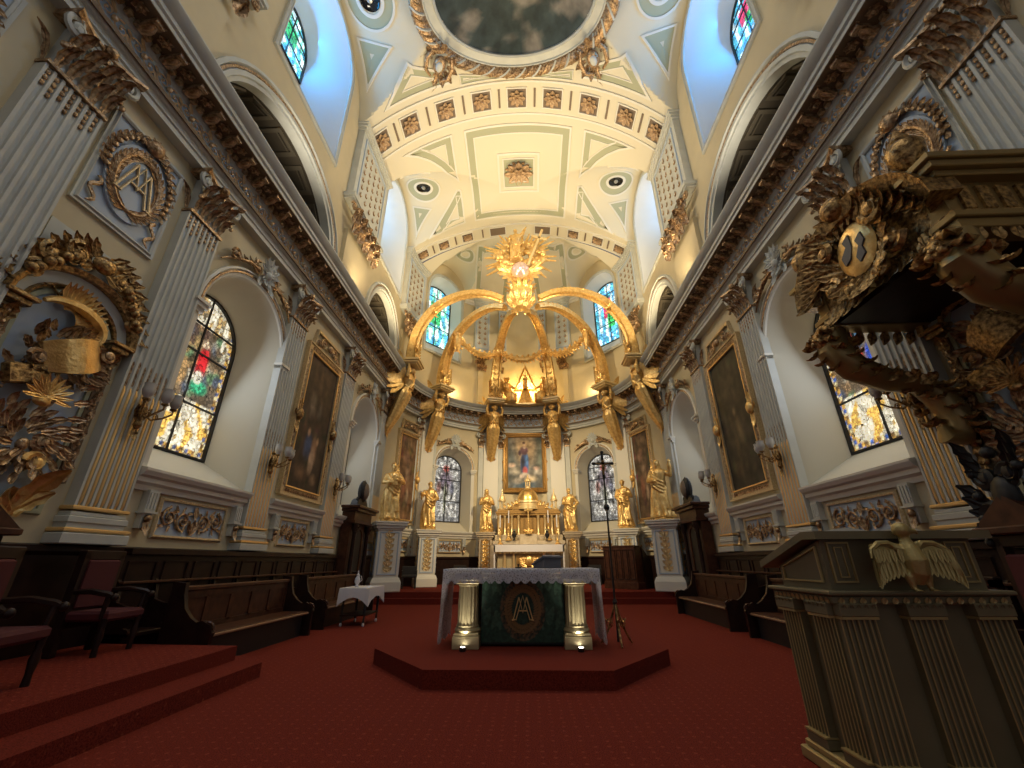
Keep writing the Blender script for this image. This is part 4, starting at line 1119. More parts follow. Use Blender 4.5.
def niche(side, y, label, rel):
    loc, rz = wall_frame(side, y); t = thing('arched_niche_panel', label, 'carved panel', loc, rz)
    hw = .56; zs = 4.35; A = [(-hw, 2.05)]+[(-hw*cos(pi*i/16), zs+hw*.85*sin(pi*i/16)) for i in range(17)]+[(hw, 2.05)]
    g = MB(); g.prism(A, -.02, .02); g.build('blue_ground', M['blue'], t)
    g = MB(); g.frame(A, [(0, 0), (0, .05), (.06, .05), (.08, 0)]); g.build('sage_border', M['sage'], t)
    for s in (-1, 1):
        g = MB(); g.box(-.075, .075, -.02, .06, 2.4, 4.30); o = g.build('side_pilaster', M['umber'], t); o.location = (s*(hw+.13), 0, 0)
        g = MB()
        for k in range(13):
            g.leaf((0, .06, 2.42+.145*k), (.3*(1 if k % 2 else -1), 0, 1), (0, 1, 0), .17, .13, .6, 5); g.ball((0, .08, 2.5+.145*k), .03, 6, 4)
        g.build('foliate_strip', M['gilt'], o)
        g = MB(); g.box(-.14, .14, -.02, .15, 4.36, 4.44, .01); g.box(-.18, .18, -.02, .2, 4.44, 4.50, .01); g.leaf((0, .06, 4.1), (0, .1, 1), (0, 1, 0), .28, .2, 1.3); g.build('impost', M['bronze'], o)
    arc = [((hw+.04)*-cos(pi*i/16), 4.45+(hw+.04)*.8*sin(pi*i/16)) for i in range(17)]
    g = MB(); g.frame(arc, [(0, -.01), (0, .08), (.03, .1), (.05, .05), (.05, -.01)], False); g.frame(arc, [(.20, -.01), (.20, .16), (.27, .2), (.30, .14), (.30, -.01)], False); g.build('arch_ring', M['bronze'], t)
    g = MB(); g.frame(arc, [(.05, -.01), (.05, .05), (.20, .08), (.20, -.01)], False); g.build('arch_band', M['trim'], t)
    g = MB(); P = [(-.62, 4.95), (-.72, 5.72), (.72, 5.72), (.72, 5.0), (.55, 4.9), (.3, 5.2), (0, 5.28), (-.3, 5.2), (-.55, 4.9)]; g.prism(P, -.02, .015); g.build('crest_ground', M['trim'], t)
    g = MB()
    for s in (-1, 1):
        g.spiral((s*.34, 5.40), .17, 1.6, pi/2, -s, .05, .12); g.spiral((s*.62, 5.18), .14, 1.5, pi/2, -s, .05, .12); g.spiral((s*.70, 4.86), .12, 1.5, pi/2, -s, .045, .14)
        for k in range(9):
            a = k/8; g.leaf((s*(.05+.75*a), .10, 5.5-.65*a*a), (s*(.8), 0, .9-1.6*a), (0, 1, 0), .36, .18, 1.0, 7)
            g.leaf((s*(.1+.66*a), .13, 5.36-.6*a*a), (s*.5, 0, -.3+.9*(k % 2)), (0, 1, 0), .28, .16, 1.1, 6)
        for k in range(6): g.ball((s*(.42+.07*k), .2, 5.28-.10*k+.04*(k % 2)), .07, 8, 5)
    g.ball((0, .16, 5.45), .15, 12, 7, (1.1, .6, .9)); g.build('crest_carving', M['bronze'], t)
    tr = bpy.data.objects.new('carved_trophy', None); COL.objects.link(tr); tr.parent = t; tr.location = (0, .02, 3.55)
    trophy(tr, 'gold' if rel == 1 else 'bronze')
    return t
niche(-1, 4.78, 'arched blue niche panel with gilded trophy of tablets, shell and ribbons at the left edge', 1)
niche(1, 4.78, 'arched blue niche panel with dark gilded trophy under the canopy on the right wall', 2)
# leaf finial at the foot of the left niche
t = thing('acanthus_bracket', 'small curled gilded acanthus bracket above the stalls at the left edge', 'bracket', *wall_frame(-1, 5.05, 1.95))
for i, nm in enumerate(('stem_leaf', 'side_leaf', 'curl')):
    g = MB()
    if i == 0: g.leaf((0, .05, 0), (-.3, .2, 1), (0, 1, 0), .75, .34, 1.4, 9)
    if i == 1:
        for s in (-1, 1): g.leaf((0, .06, .05), (s*.8, .2, .8), (0, 1, 0), .42, .24, 1.4, 7)
    if i == 2: g.spiral((.05, .62), .12, 1.5, 0, 1, .05, .15)
    g.build(nm, M['gold'], t)

# ---------------------------------------------------------------- wall sconces
def make_sconce(t):
    g = MB(); g.lathe([(.02,-.22),(.06,-.16),(.035,-.05),(.08,.05),(.05,.16),(.03,.24),(.06,.28),(.02,.36)], 10, 0, .07)
    for s in (-1, 1): g.leaf((0, .04, -.1), (s*.5, 0, 1), (0, 1, 0), .3, .14, .9)
    g.leaf((0, .05, -.2), (0, 0, -1), (0, 1, 0), .22, .14, .9); g.build('backplate', M['bronze'], t)
    for s in (-1, 0, 1):
        g = MB(); x1, y1 = s*.27, .33+(.08 if s == 0 else 0); P = [(0, .08, .05), (x1*.4, .16, -.04), (x1*.75, .26, .02), (x1, y1, .10), (x1, y1, .16)]
        g.tube(P, [.02, .018, .016, .016, .018], 6); g.spiral((x1*.5, .02), .05, 1.2, 0, 1, .01, .2)
        g.lathe([(.012, .15), (.05, .17), (.055, .19), (.02, .2)], 10, x1, y1); a = g.build('arm', M['bronze'], t)
        g = MB(); g.lathe([(.03, .19), (.075, .26), (.088, .33), (.075, .39), (.085, .43), (.08, .425), (.068, .385), (.08, .33), (.065, .26), (.02, .2)], 12, x1, y1); g.build('glass_shade', M['frost'], a)
sc0 = None
for side in (-1, 1):
    for y, w_ in ((6.07, 'nearest the camera'), (9.75, 'between stained glass window and painting'), (13.35, 'between painting and wooden doorway')):
        (x, yy, z), rz = wall_frame(side, y, 3.55, .17); lab = 'wall sconce with frosted tulip shades on the %s pilaster %s' % (side_word(side), w_)
        if sc0 is None: sc0 = thing('sconce', lab, 'wall lamp', (x, yy, z), rz, 'wall sconces on the side pilasters'); make_sconce(sc0)
        else: dup(sc0, (x, yy, z), rz, lab, 'wall sconces on the side pilasters')

# tribune fittings
for side in (-1, 1):
    t = thing('spotlight', 'white cylindrical spotlight on the ledge of the nearer tribune arch, %s side' % side_word(side), 'spotlight', (side*6.35, 6.55, 10.9))
    g = MB(); g.box(-.05, .05, -.05, .05, -.92, 0); g.build('post', M['white'], t)
    g = MB(); g.at(0, 0, .05, ry=-side*1.9, rz=-.5); g.lathe([(.02,-.16),(.14,-.16),(.15,-.14),(.15,.18),(.13,.18),(.12,.02),(.01,.0)], 16); g.build('housing', M['white'], t)
    t = thing('dome_lamp', 'round dome lamp on the dark coffered vault of the nearer tribune, %s side' % side_word(side), 'ceiling lamp', (side*7.5, 8.35, 12.42))
    g = MB(); g.lathe([(.02, -.14), (.12, -.12), (.20, -.05), (.22, .06), (.22, .16)], 16); g.build('bowl', M['tribune2'], t)
    g = MB(); g.lathe([(.23, .02), (.27, .04), (.27, .12), (.23, .14)], 16); g.build('rim', M['tribune'], t)
# ---------------------------------------------------------------- carved figures
def remesh(mb, name, vox, mt, smooth=True):
    o = bpy.data.objects.new('tmp', mb.mesh('tmp', 0)); COL.objects.link(o)
    m = o.modifiers.new('r', 'REMESH'); m.mode = 'VOXEL'; m.voxel_size = vox
    s = o.modifiers.new('s', 'SMOOTH'); s.factor = .5; s.iterations = 1
    dg = bpy.context.evaluated_depsgraph_get(); me = bpy.data.meshes.new_from_object(o.evaluated_get(dg)); me.name = name
    old = o.data; bpy.data.objects.remove(o); bpy.data.meshes.remove(old)
    me.polygons.foreach_set('use_smooth', [True]*len(me.polygons)); me.materials.clear(); me.materials.append(mt)
    return me
def hand(g, p, d, r=.035):
    p = V3(p); d = V3(d).normalized(); sd = d.cross(V3((0, 1, .3))).normalized()
    g.ball(p, r*1.25, 8, 6)
    for k in range(4): g.tube([p+sd*(k-1.5)*r*.55, p+sd*(k-1.5)*r*.65+d*r*(2.2-.25*abs(k-1.5))], [r*.42, r*.3], 5)
    g.tube([p+sd*r*1.0, p+sd*r*1.7+d*r*.9], [r*.42, r*.3], 5)
def robed(H_, arms, seed=0, beard=False, sway=.03, veil=False, flare=1.0, head=(0, .02), short=False):
    """standing robed figure, facing +y, feet at z=0 ; arms: two lists of (x,y,z) elbow, hand in units of H"""
    g = MB(); rnd = random.Random(seed); h = H_
    Z = [0,.03,.10,.20,.30,.40,.48,.55,.62,.68,.74,.79,.82,.845]
    RX = [.150,.150,.140,.135,.135,.130,.125,.105,.098,.112,.125,.120,.075,.035]
    RY = [.130,.130,.118,.112,.108,.105,.100,.082,.078,.088,.090,.075,.050,.032]
    ph = [rnd.uniform(0, 6) for _ in range(4)]; R = []
    for i, z in enumerate(Z):
        t = z/.85; cx = sway*sin(pi*t*1.2)*h; cy = 0; row = []
        amp = .13*max(0, 1-t*1.1)+.03
        for k in range(40):
            a = 2*pi*k/40
            f = 1+amp*(sin(7*a+ph[0]+1.4*z*4)+.6*sin(11*a+ph[1]-z*5)+.4*sin(3*a+ph[2]))
            if z < .56: f *= 1+(flare-1)*(1-z/.56)
            row.append((cx+RX[i]*f*h*cos(a), cy+RY[i]*f*h*sin(a), z*h))
        R.append(row)
    g.rings(R)
    # mantle swags
    for k in range(4):
        z0 = .70-.06*k; P = [(.11-.01*k, .05, z0+.08), (.06, .105, z0-.02), (-.02, .115, z0-.09), (-.10, .08, z0-.13), (-.125, 0, z0-.12)]
        g.tube([(x*h+sway*h*.5, y*h, z*h) for x, y, z in P], [.016*h, .022*h, .024*h, .022*h, .014*h], 6)
    for k in range(3):
        x = -.11+.03*k; g.tube([(x*h, .06*h, .50*h), ((x+.02)*h, .10*h, .32*h), ((x-.01)*h, .12*h, .12*h)], [.02*h, .024*h, .015*h], 6)
    hx = head[0]*h+sway*h*.4; hy = head[1]*h; hz = .925*h; r = .060*h
    g.tube([(sway*h*.4, 0, .81*h), (hx*.9, hy*.6, .88*h)], [.036*h, .032*h], 8)
    g.ball((hx, hy, hz), r, 14, 10, (.82, .95, 1.15)); g.ball((hx, hy+r*.9, hz-.1*r), r*.17, 6, 5, (.8, 1, 1.5))
    g.ball((hx, hy+r*.62, hz-.75*r), r*.34, 8, 6)
    for s in (-1, 1): g.ball((hx+s*r*.36, hy+r*.72, hz+.12*r), r*.14, 6, 4, (1.3, .6, .8)); g.ball((hx+s*r*.83, hy, hz), r*.2, 6, 5, (.5, 1, 1.3))
    for k in range(16):
        a = rnd.uniform(-.3, pi+.3); q = rnd.uniform(.1, 1)
        g.ball((hx+r*.85*cos(a)*q, hy-r*.25-abs(sin(a))*r*.3*q+.0, hz+r*(.95-.9*q*q*.8)), r*.34, 6, 5)
    if beard:
        for k in range(6): g.ball((hx+rnd.uniform(-.4, .4)*r, hy+r*.65, hz-r*(.8+.16*k)), r*(.36-.03*k), 6, 5)
    if veil:
        g.tube([(hx, hy-.3*r, hz+r*.9), (hx, hy-r*1.0, hz+.1*r), (hx, hy-r*1.1, hz-1.6*r), (0, -.08*h, .62*h), (0, -.10*h, .4*h)], [r*.6, r*.95, r*1.1, r*1.6, r*1.4], 10)
    for s, ar in zip((-1, 1), arms):
        if ar is None: continue
        sh = V3((s*.105*h+sway*h*.5, 0, .775*h)); el = V3(ar[0])*h; hd = V3(ar[1])*h
        g.tube([sh, sh.lerp(el, .5), el], [.045*h, .048*h, .042*h], 8); g.ball(el, .043*h, 8, 6); g.tube([el, el.lerp(hd, .7), hd], [.042*h, .040*h, .022*h], 8)
        g.tube([el.lerp(hd, .5), el.lerp(hd, .5)-V3((0, 0, .12*h))], [.036*h, .014*h], 6)
        hand(g, hd, (hd-el), .022*h*1.0)
    for s in (-1, 1): g.ball((s*.055*h, .12*h, .018*h), .035*h, 8, 5, (.8, 1.9, .7))
    return g
def wings(g, h, spread=1.0, y=-.07):
    for s in (-1, 1):
        for k in range(7):
            a = rad(70-22*k); L_ = (.34-.012*k)*h
            g.leaf((s*.06*h, y*h, .74*h-.012*k*h), (s*cos(a)*spread, -.12, sin(a)), (0, -1, 0), L_, .10*h, .25, 7, 1, .12)
STAT = [
 ('left front', -1, 'bearded robed gilded statue clutching a book on the tall white pedestal nearest on the left', dict(arms=(((-.17,.05,.63), (-.03,.17,.66)), ((.17,.05,.62), (.06,.17,.62))), seed=1, beard=True, flare=1.12)),
 ('right front', 1, 'gilded statue with one arm raised on the tall white pedestal nearest on the right', dict(arms=(((-.20,.02,.70), (-.22,.10,.92)), ((.17,.05,.62), (.05,.17,.60))), seed=2, flare=1.2, veil=True)),
 ('left mid', -1, 'gilded statue stretching one arm out, before the left apse window', dict(arms=(((-.16,.05,.62), (-.04,.16,.56)), ((.18,.08,.66), (.22,.22,.70))), seed=3, beard=True, flare=1.0)),
 ('right mid', 1, 'gilded statue gathering its cloak, before the right apse window', dict(arms=(((-.16,.06,.62), (-.05,.16,.68)), ((.16,.06,.62), (.07,.16,.52))), seed=4, flare=1.05)),
 ('left inner', -1, 'veiled gilded statue with joined hands immediately left of the high altar', dict(arms=(((-.16,.06,.62), (-.02,.17,.67)), ((.16,.06,.62), (.02,.17,.67))), seed=5, veil=True, flare=1.05)),
 ('right inner', 1, 'gilded statue with hand on hip immediately right of the high altar', dict(arms=(((-.19,.0,.63), (-.09,.07,.52)), ((.16,.05,.62), (.02,.16,.60))), seed=6, flare=.95, sway=.045))]
SP = [(-5.38, 17.30, 2.85, 2.42, .5), (5.50, 17.30, 2.85, 2.42, -.5), (-4.50, 20.35, 2.75, 2.25, .35), (4.70, 20.35, 2.75, 2.25, -.35), (-2.00, 22.75, 2.78, 2.22, .1), (2.38, 22.75, 2.78, 2.22, -.1)]
for (nm, side, lab, kw), (x, y, z, h, tr) in zip(STAT, SP):
    t = thing('gilded_statue', lab, 'statue', (x, y, z), pi-tr*(1 if side < 0 else 1)*-1 if 0 else pi+tr, 'gilded saints on pedestals')
    g = robed(h-.12, **kw); me = remesh(g, 'figure', .022, M['gold']); o = bpy.data.objects.new('figure', me); COL.objects.link(o); o.parent = t; o.location = (0, 0, .12)
    g = MB(); g.lathe([(.36, 0), (.38, .02), (.38, .07), (.33, .12), (.02, .12)], 8, 0, 0, 0, pi/8, 2*pi+pi/8); g.build('plinth', M['gold'], t)
    if nm == 'left front': g = MB(); g.box(-.09, .11, .36, .43, 1.42, 1.66, .01); g.build('held_book', M['gold'], t)
# pedestals
def pedestal(x, y, z1, w, rz, lab, mt='trim', white=True, z0=.38):
    t = thing('statue_pedestal', lab, 'pedestal', (x, y, z0), rz, 'pedestals of the gilded statues'); H2 = z1-z0; h = w/2
    m = M['white'] if white else M['marble']
    g = MB(); g.box(-h-.06, h+.06, -h-.06, h+.06, 0, .35, .02); g.taper(-h-.05, h+.05, -h-.05, h+.05, .35, .48, .9); g.build('foot', m, t)
    g = MB(); g.box(-h+.04, h-.04, -h+.04, h-.04, .48, H2-.32); g.build('shaft', m, t)
    g = MB()
    for a, b, e in ((H2-.32, H2-.25, .0), (H2-.25, H2-.15, .06), (H2-.15, H2-.06, .12), (H2-.06, H2, .15)): g.box(-h-e, h+e, -h-e, h+e, a, b, .012)
    g.build('cap', m, t)
    for k in range(4):
        f = bpy.data.objects.new('carved_panel', None); 
        g = MB(); hw = h-.17; g.frame([(-hw, .62), (hw, .62), (hw, H2-.42), (-hw, H2-.42)], [(0, h-.05), (0, h-.015), (.04, h-.01), (.05, h-.05)])
        o = g.build('panel_frame', M['blue'] if white else M['bronze'], t); o.rotation_euler = (0, 0, k*pi/2)
        g = MB(); zc = (.62+H2-.42)/2; hh = (H2-1.04)/2
        for q in range(7):
            zz = zc-hh*.85+hh*1.7*q/6
            for s in (-1, 1): g.leaf((0, h-.03, zz-.04), (s*.8, 0, .7), (0, 1, 0), .24, .15, .9); g.leaf((0, h-.03, zz+.05), (s*.3, 0, 1), (0, 1, 0), .2, .11, .7)
            g.ball((0, h-.02, zz), .045, 6, 4); 
            if q % 2 == 0: g.spiral((.05, zz+.1), .06, 1.2, 0, 1, .016, h-.02)
        o2 = g.build('gilded_drop', M['gold'] if not white else M['goldw'], o)
    return t
PL = ['white pedestal under the book clutching statue, left front', 'white pedestal under the statue with raised arm, right front', 'white pedestal before the left apse window, under the statue stretching an arm', 'white pedestal before the right apse window, behind the organ console']
for (x, y, z, h, tr), lab in zip(SP[:4], PL): pedestal(x, y, z, .98 if y < 18 else .86, tr if 1 else 0, lab)
for (x, y, z, h, tr), lab in zip(SP[4:], ('brown marble pedestal left of the high altar', 'brown marble pedestal right of the high altar')): pedestal(x, y, z, .72, 0, lab, white=False)

# ---------------------------------------------------------------- gilded crown baldachin on six winged consoles
bal = thing('gilded_baldachin', 'huge gilded crown shaped baldachin of six arching ribs with sunburst, globe and cross on top', 'baldachin', (0, YA-.2, 0))
BC = (0, YA-.2)
def console():
    root = bpy.data.objects.new('winged_console', None); COL.objects.link(root)
    g = MB()
    for a, b, e in ((9.82, 9.88, .36), (9.88, 9.98, .44), (9.98, 10.04, .50), (10.04, 10.12, .46)): e *= 1.1; g.box(-e, e, .95-e, .95+e, a, b, .015)
    g.build('console_cap', M['goldw'], root)
    g = MB()
    P = [(0, .92, 9.35), (0, .96, 9.1), (0, .90, 8.8), (0, .84, 8.45), (0, .68, 8.0), (0, .50, 7.5), (0, .32, 7.1), (0, .18, 6.8), (0, .12, 6.55)]
    rr = [.17, .20, .15, .23, .21, .18, .15, .12, .05]; seg = 28; R = []
    for i, (p, r) in enumerate(zip(P, rr)):
        q = V3(P[min(i+1, 8)])-V3(P[max(i-1, 0)]); q.normalize(); n1 = V3((1, 0, 0)); n2 = q.cross(n1)
        amp = 0 if i < 3 else .10
        R.append([tuple(V3(p)+(n1*cos(2*pi*k/seg)*1.65+n2*sin(2*pi*k/seg)*1.3)*r*(1+amp*sin(7*2*pi*k/seg))) for k in range(seg)])
    g.rings(R)
    g.tube([(0, .92, 9.3), (0, 1.0, 9.5)], [.11, .09], 8)
    g.ball((0, 1.06, 9.60), .17, 14, 10, (.9, 1, 1.1)); g.ball((0, 1.22, 9.57), .035, 6, 5); g.ball((0, 1.17, 9.47), .055, 6, 5)
    for k in range(22): a = k*.9; g.ball((.16*cos(a), .96+.08*sin(a*1.7), 9.66+.07*sin(a)), .065, 6, 5)
    for s in (-1, 1):
        g.tube([(s*.22, .92, 9.25), (s*.42, 1.0, 9.2), (s*.46, 1.06, 9.5), (s*.36, 1.0, 9.82)], [.11, .10, .085, .06], 8)
        g.tube([(s*.25, 1.05, 9.15), (0, 1.2, 8.95), (-s*.2, 1.1, 8.65)], [.05, .06, .05], 6)
        g.tube([(s*.22, .95, 8.5), (s*.26, .85, 8.1), (s*.2, .62, 7.6)], [.07, .09, .04], 6)
        g.ball((s*.12, 1.1, 9.12), .10, 8, 6)
    for k in range(5): g.tube([(-.32+.02*k, .90-.05*k, 8.85-.18*k), (0, 1.18-.07*k, 8.68-.19*k), (.32-.02*k, .88-.05*k, 8.80-.18*k)], [.03, .04, .03], 6)
    for k in range(3): g.tube([(-.22, .74, 8.75-.1*k), (0, .90-.03*k, 8.62-.12*k), (.22, .72, 8.75-.1*k)], [.04, .05, .04], 6)
    me = remesh(g, 'angel_figure', .024, M['gold']); o = bpy.data.objects.new('angel_figure', me); COL.objects.link(o); o.parent = root
    for s in (-1, 1):
        g = MB()
        for k in range(8):
            a = rad(80-20*k); g.leaf((s*.26, .78, 9.4-.07*k), (s*.7*cos(a)+s*.15, -.85*cos(a)-.1, sin(a)), (s, .3, 0), 1.15-.04*k, .36, .35, 8, 1, .12)
        g.build('wing', M['gold'], root)
    g = MB(); g.leaf((0, .22, 6.75), (0, -.1, -1), (0, 1, 0), .35, .22, .6); 
    for k in range(5): g.leaf((0, .15, 6.9), (sin(k-2.), .3, -cos((k-2.)*.6)), (0, 1, 0), .35, .16, 1.)
    g.spiral((0, 6.62), .09, 1.4, 0, 1, .03, .12); g.build('pendant_leaf', M['gold'], root)
    # rib foot scrolls, rib itself
    def ribpath(t):
        K = [(.95, 10.1), (.98, 10.9), (1.2, 11.9), (1.85, 13.0), (2.7, 13.62), (3.6, 13.88), (4.5, 13.84), (5.3, 13.5)]
        f = t*(len(K)-1); i = min(int(f), len(K)-2); u = f-i
        p0, p1, p2, p3 = K[max(i-1, 0)], K[i], K[i+1], K[min(i+2, len(K)-1)]
        return tuple(.5*((2*p1[j])+(-p0[j]+p2[j])*u+(2*p0[j]-5*p1[j]+4*p2[j]-p3[j])*u*u+(-p0[j]+3*p1[j]-3*p2[j]+p3[j])*u**3) for j in (0, 1))
    g = MB(); R = []; prof = [(-.25,-.18),(-.25,.12),(-.19,.12),(-.15,.19),(.15,.19),(.19,.12),(.25,.12),(.25,-.18),(.18,-.18),(.14,-.09),(-.14,-.09),(-.18,-.18)]
    n = 40; fr = []
    for i in range(n+1):
        y, z = ribpath(i/n); y2, z2 = ribpath(min(1, i/n+.01)); y1, z1 = ribpath(max(0, i/n-.01)); d = V3((0, y2-y1, z2-z1)).normalized(); nn = V3((0, -d.z, d.y))
        k = 1.15-.45*i/n; R.append([(px*k, y+nn.y*py*k, z+nn.z*py*k) for px, py in prof]); fr.append((V3((0, y, z)), d, nn, k))
    g.rings(R); rib = g.build('rib', M['gold'], root)
    g = MB()
    for i in range(2, n, 2):
        p, d, nn, k = fr[i]
        for s in (-1, 1):
            g.leaf(p-nn*.10*k+V3((s*.02, 0, 0)), d+V3((s*.7, 0, 0)), -nn, .26, .12*k, .5, 5); g.leaf(p+nn*.15*k, d+V3((s*.6, 0, 0)), nn, .3, .14*k, .6, 5)
            g.leaf(p+V3((s*.22*k, 0, 0)), d, V3((s, 0, 0)), .3, .14, .7, 6, 1)
    g.build('rib_foliage', M['gold'], rib)
    g = MB()
    for s in (-1, 1):
        g.spiral((s*.22, 10.35), .18, 1.5, 0, -s, .06, 1.22); g.spiral((s*.20, 10.8), .15, 1.5, 0, s, .055, 1.20)
        for k in range(6): g.leaf((s*.22, 1.12, 10.2+.15*k), (s*.6, .3, 1), (0, 1, 0), .40, .24, 1.)
        g.spiral((s*.16, 12.95), .14, 1.5, 0, s, .05, 1.95); 
        for k in range(4): g.leaf((s*.1, 1.8, 12.8), (s*cos(k), .3, sin(k)), (0, 1, .3), .42, .2, .9)
    g.leaf((0, 1.18, 10.2), (0, .1, 1), (0, 1, 0), .7, .45, .9); g.build('foot_scrolls', M['gold'], root)
    return root
cons = console(); cons.parent = bal
AN = [-3, 33.2, 71.5, 108.5, 146.8, 183]
def kids_of(o): return [q for q in COL.objects if q.parent == o]
def copytree(o, par):
    c = o.copy(); COL.objects.link(c); c.parent = par
    for k in kids_of(o): copytree(k, c)
    return c
for i, a in enumerate(AN):
    c = cons if i == 0 else copytree(cons, bal)
    if a < 0: x, y, rz = -W, YA-.35, -H
    elif a > 180: x, y, rz = W, YA-.35, H
    else:
        (x, y, z), rz = apse_frame(a)
        rz = math.atan2(x-BC[0], -(y-BC[1])) if 0 else math.atan2(-(BC[0]-x), (BC[1]-y))
    c.location = (x, y-BC[1], 0); c.rotation_euler = (0, 0, rz)
# garlands between the ribs
RP = [(( -1 if a < 90 else 1)*abs(cos(rad(max(0, min(180, a)))))*4.15, sin(rad(max(0, min(180, a))))*4.15+.15) for a in AN]
def garland(P0, P1, sag, n=22):
    g = MB(); P = []
    for i in range(n+1):
        t = i/n; p = V3(P0).lerp(V3(P1), t); p.z -= sag*4*t*(1-t); P.append(p)
    g.tube(P, [.07+.09*sin(pi*i/n) for i in range(n+1)], 7)
    for i in range(1, n):
        for k in range(4):
            a = k*pi/2+i*.6; d = V3((cos(a)*.5+.4*(P[i+1]-P[i-1]).normalized().x, cos(a)*.3, sin(a))); r = .08+.09*sin(pi*i/n)
            g.leaf(P[i]+V3((cos(a)*r*.6, cos(a)*r*.5, sin(a)*r*.7)), d, (0, -1, 0), .20, .12, .7, 5)
        g.ball(P[i]+V3((0, -.1, .03*(-1)**i)), .06, 6, 4)
    return g
for i in range(5):
    a0, a1 = RP[i], RP[i+1]; g = garland((a0[0], a0[1], 12.75), (a1[0], a1[1], 12.75), .55 if i != 0 and i != 4 else .5)
    if i in (0, 4): continue
    g.build('garland', M['gold'], bal)
for i in (1, 4):
    g = garland((RP[i][0], RP[i][1]-.15, 13.0), (RP[i][0], RP[i][1]-.12, 11.9), 0, 10); g.build('hanging_garland', M['gold'], bal)
# crown boss, globe, sunburst
g = MB(); g.lathe([(.05, 13.0), (.3, 13.05), (.5, 13.3), (.62, 13.7), (.55, 14.0), (.38, 14.3), (.42, 14.6), (.3, 14.8)], 24, fl=lambda a: 1+.08*sin(8*a))
for k in range(14):
    a = 2*pi*k/14; g.leaf((.3*cos(a), .3*sin(a), 13.15), (cos(a), sin(a), .6), (cos(a), sin(a), -1), .75, .3, -1.3, 8); g.leaf((.35*cos(a+.2), .35*sin(a+.2), 13.9), (cos(a)*.6, sin(a)*.6, 1), (cos(a), sin(a), 0), .7, .26, 1.4, 8)
g.build('crown_boss', M['gold'], bal)
g = MB(); g.ball((0, -.35, 15.05), .47, 24, 16); g.build('globe', M['globe'], bal)
g = MB(); rnd = random.Random(5)
for k in range(46):
    a = 2*pi*k/46+rnd.uniform(-.03, .03); L_ = rnd.choice((1.25, 1.6, 1.9, 2.1)); r0 = .7
    d = V3((cos(a), 0, sin(a))); s = V3((-sin(a), 0, cos(a))); c = V3((0, 0, 16.2)); w0, w1 = .07, .012
    w0 = .12; w1 = .03; A = c+d*r0; B = c+d*L_*(1 if abs(sin(a)) < .9 else .8)
    if B.z < 14.7: continue
    g.rings([[tuple(A+s*w0+V3((0, .05, 0))), tuple(A-s*w0+V3((0, .05, 0))), tuple(A-s*w0-V3((0, .04, 0))), tuple(A+s*w0-V3((0, .04, 0)))], [tuple(B+s*w1), tuple(B-s*w1), tuple(B-s*w1-V3((0, .02, 0))), tuple(B+s*w1-V3((0, .02, 0)))]])
g.build('sun_rays', M['gold'], bal)
g = MB()
for k in range(60):
    a = rnd.uniform(0, 2*pi); r = rnd.uniform(.15, 1.25); g.ball((r*cos(a), rnd.uniform(-.22, .12), 16.1+r*sin(a)*.85), rnd.uniform(.13, .26), 8, 6, (1.2, .8, .9))
me = remesh(g, 'cloud_cluster', .035, M['gold']); o = bpy.data.objects.new('cloud_cluster', me); COL.objects.link(o); o.parent = bal
g = MB()
for k in range(10):
    a = 2*pi*k/10+.3; c = (1.05*cos(a), -.2, 16.1+.85*sin(a)); g.ball(c, .11, 8, 6)
    for s in (-1, 1):
        for q in range(3): g.leaf(c, (s*cos(q*.5), 0, sin(q*.5)+.1), (0, -1, 0), .28, .12, .4)
g.build('cherub_heads', M['gold'], bal)
g = robed(2.0, (((-.17,-.0,.84), (-.26,.02,1.02)), ((.17,.05,.66), (.14,.12,.58))), 9, True, .03, False, .85); me = remesh(g, 'risen_figure', .024, M['gold']); o = bpy.data.objects.new('risen_figure', me); COL.objects.link(o); o.parent = bal; o.location = (-.22, -.55, 15.6); o.rotation_euler = (0, 0, pi)
g = MB(); g.at(.75, -.45, 16.35, ry=.33); g.box(-.055, .055, -.05, .05, -1.1, 1.35, .01); g.box(-.42, .42, -.05, .05, .72, .85, .01); g.build('cross', M['goldw'], bal)
g = MB()
for s in (-1, 1):
    for k in range(7):
        a = rad(30-25*k); g.leaf((s*.35, -.3, 15.0), (s*cos(a), -.2, sin(a)), (0, -1, 0), .85, .3, .5, 8, 1)
g.build('spread_palms', M['gold'], bal)

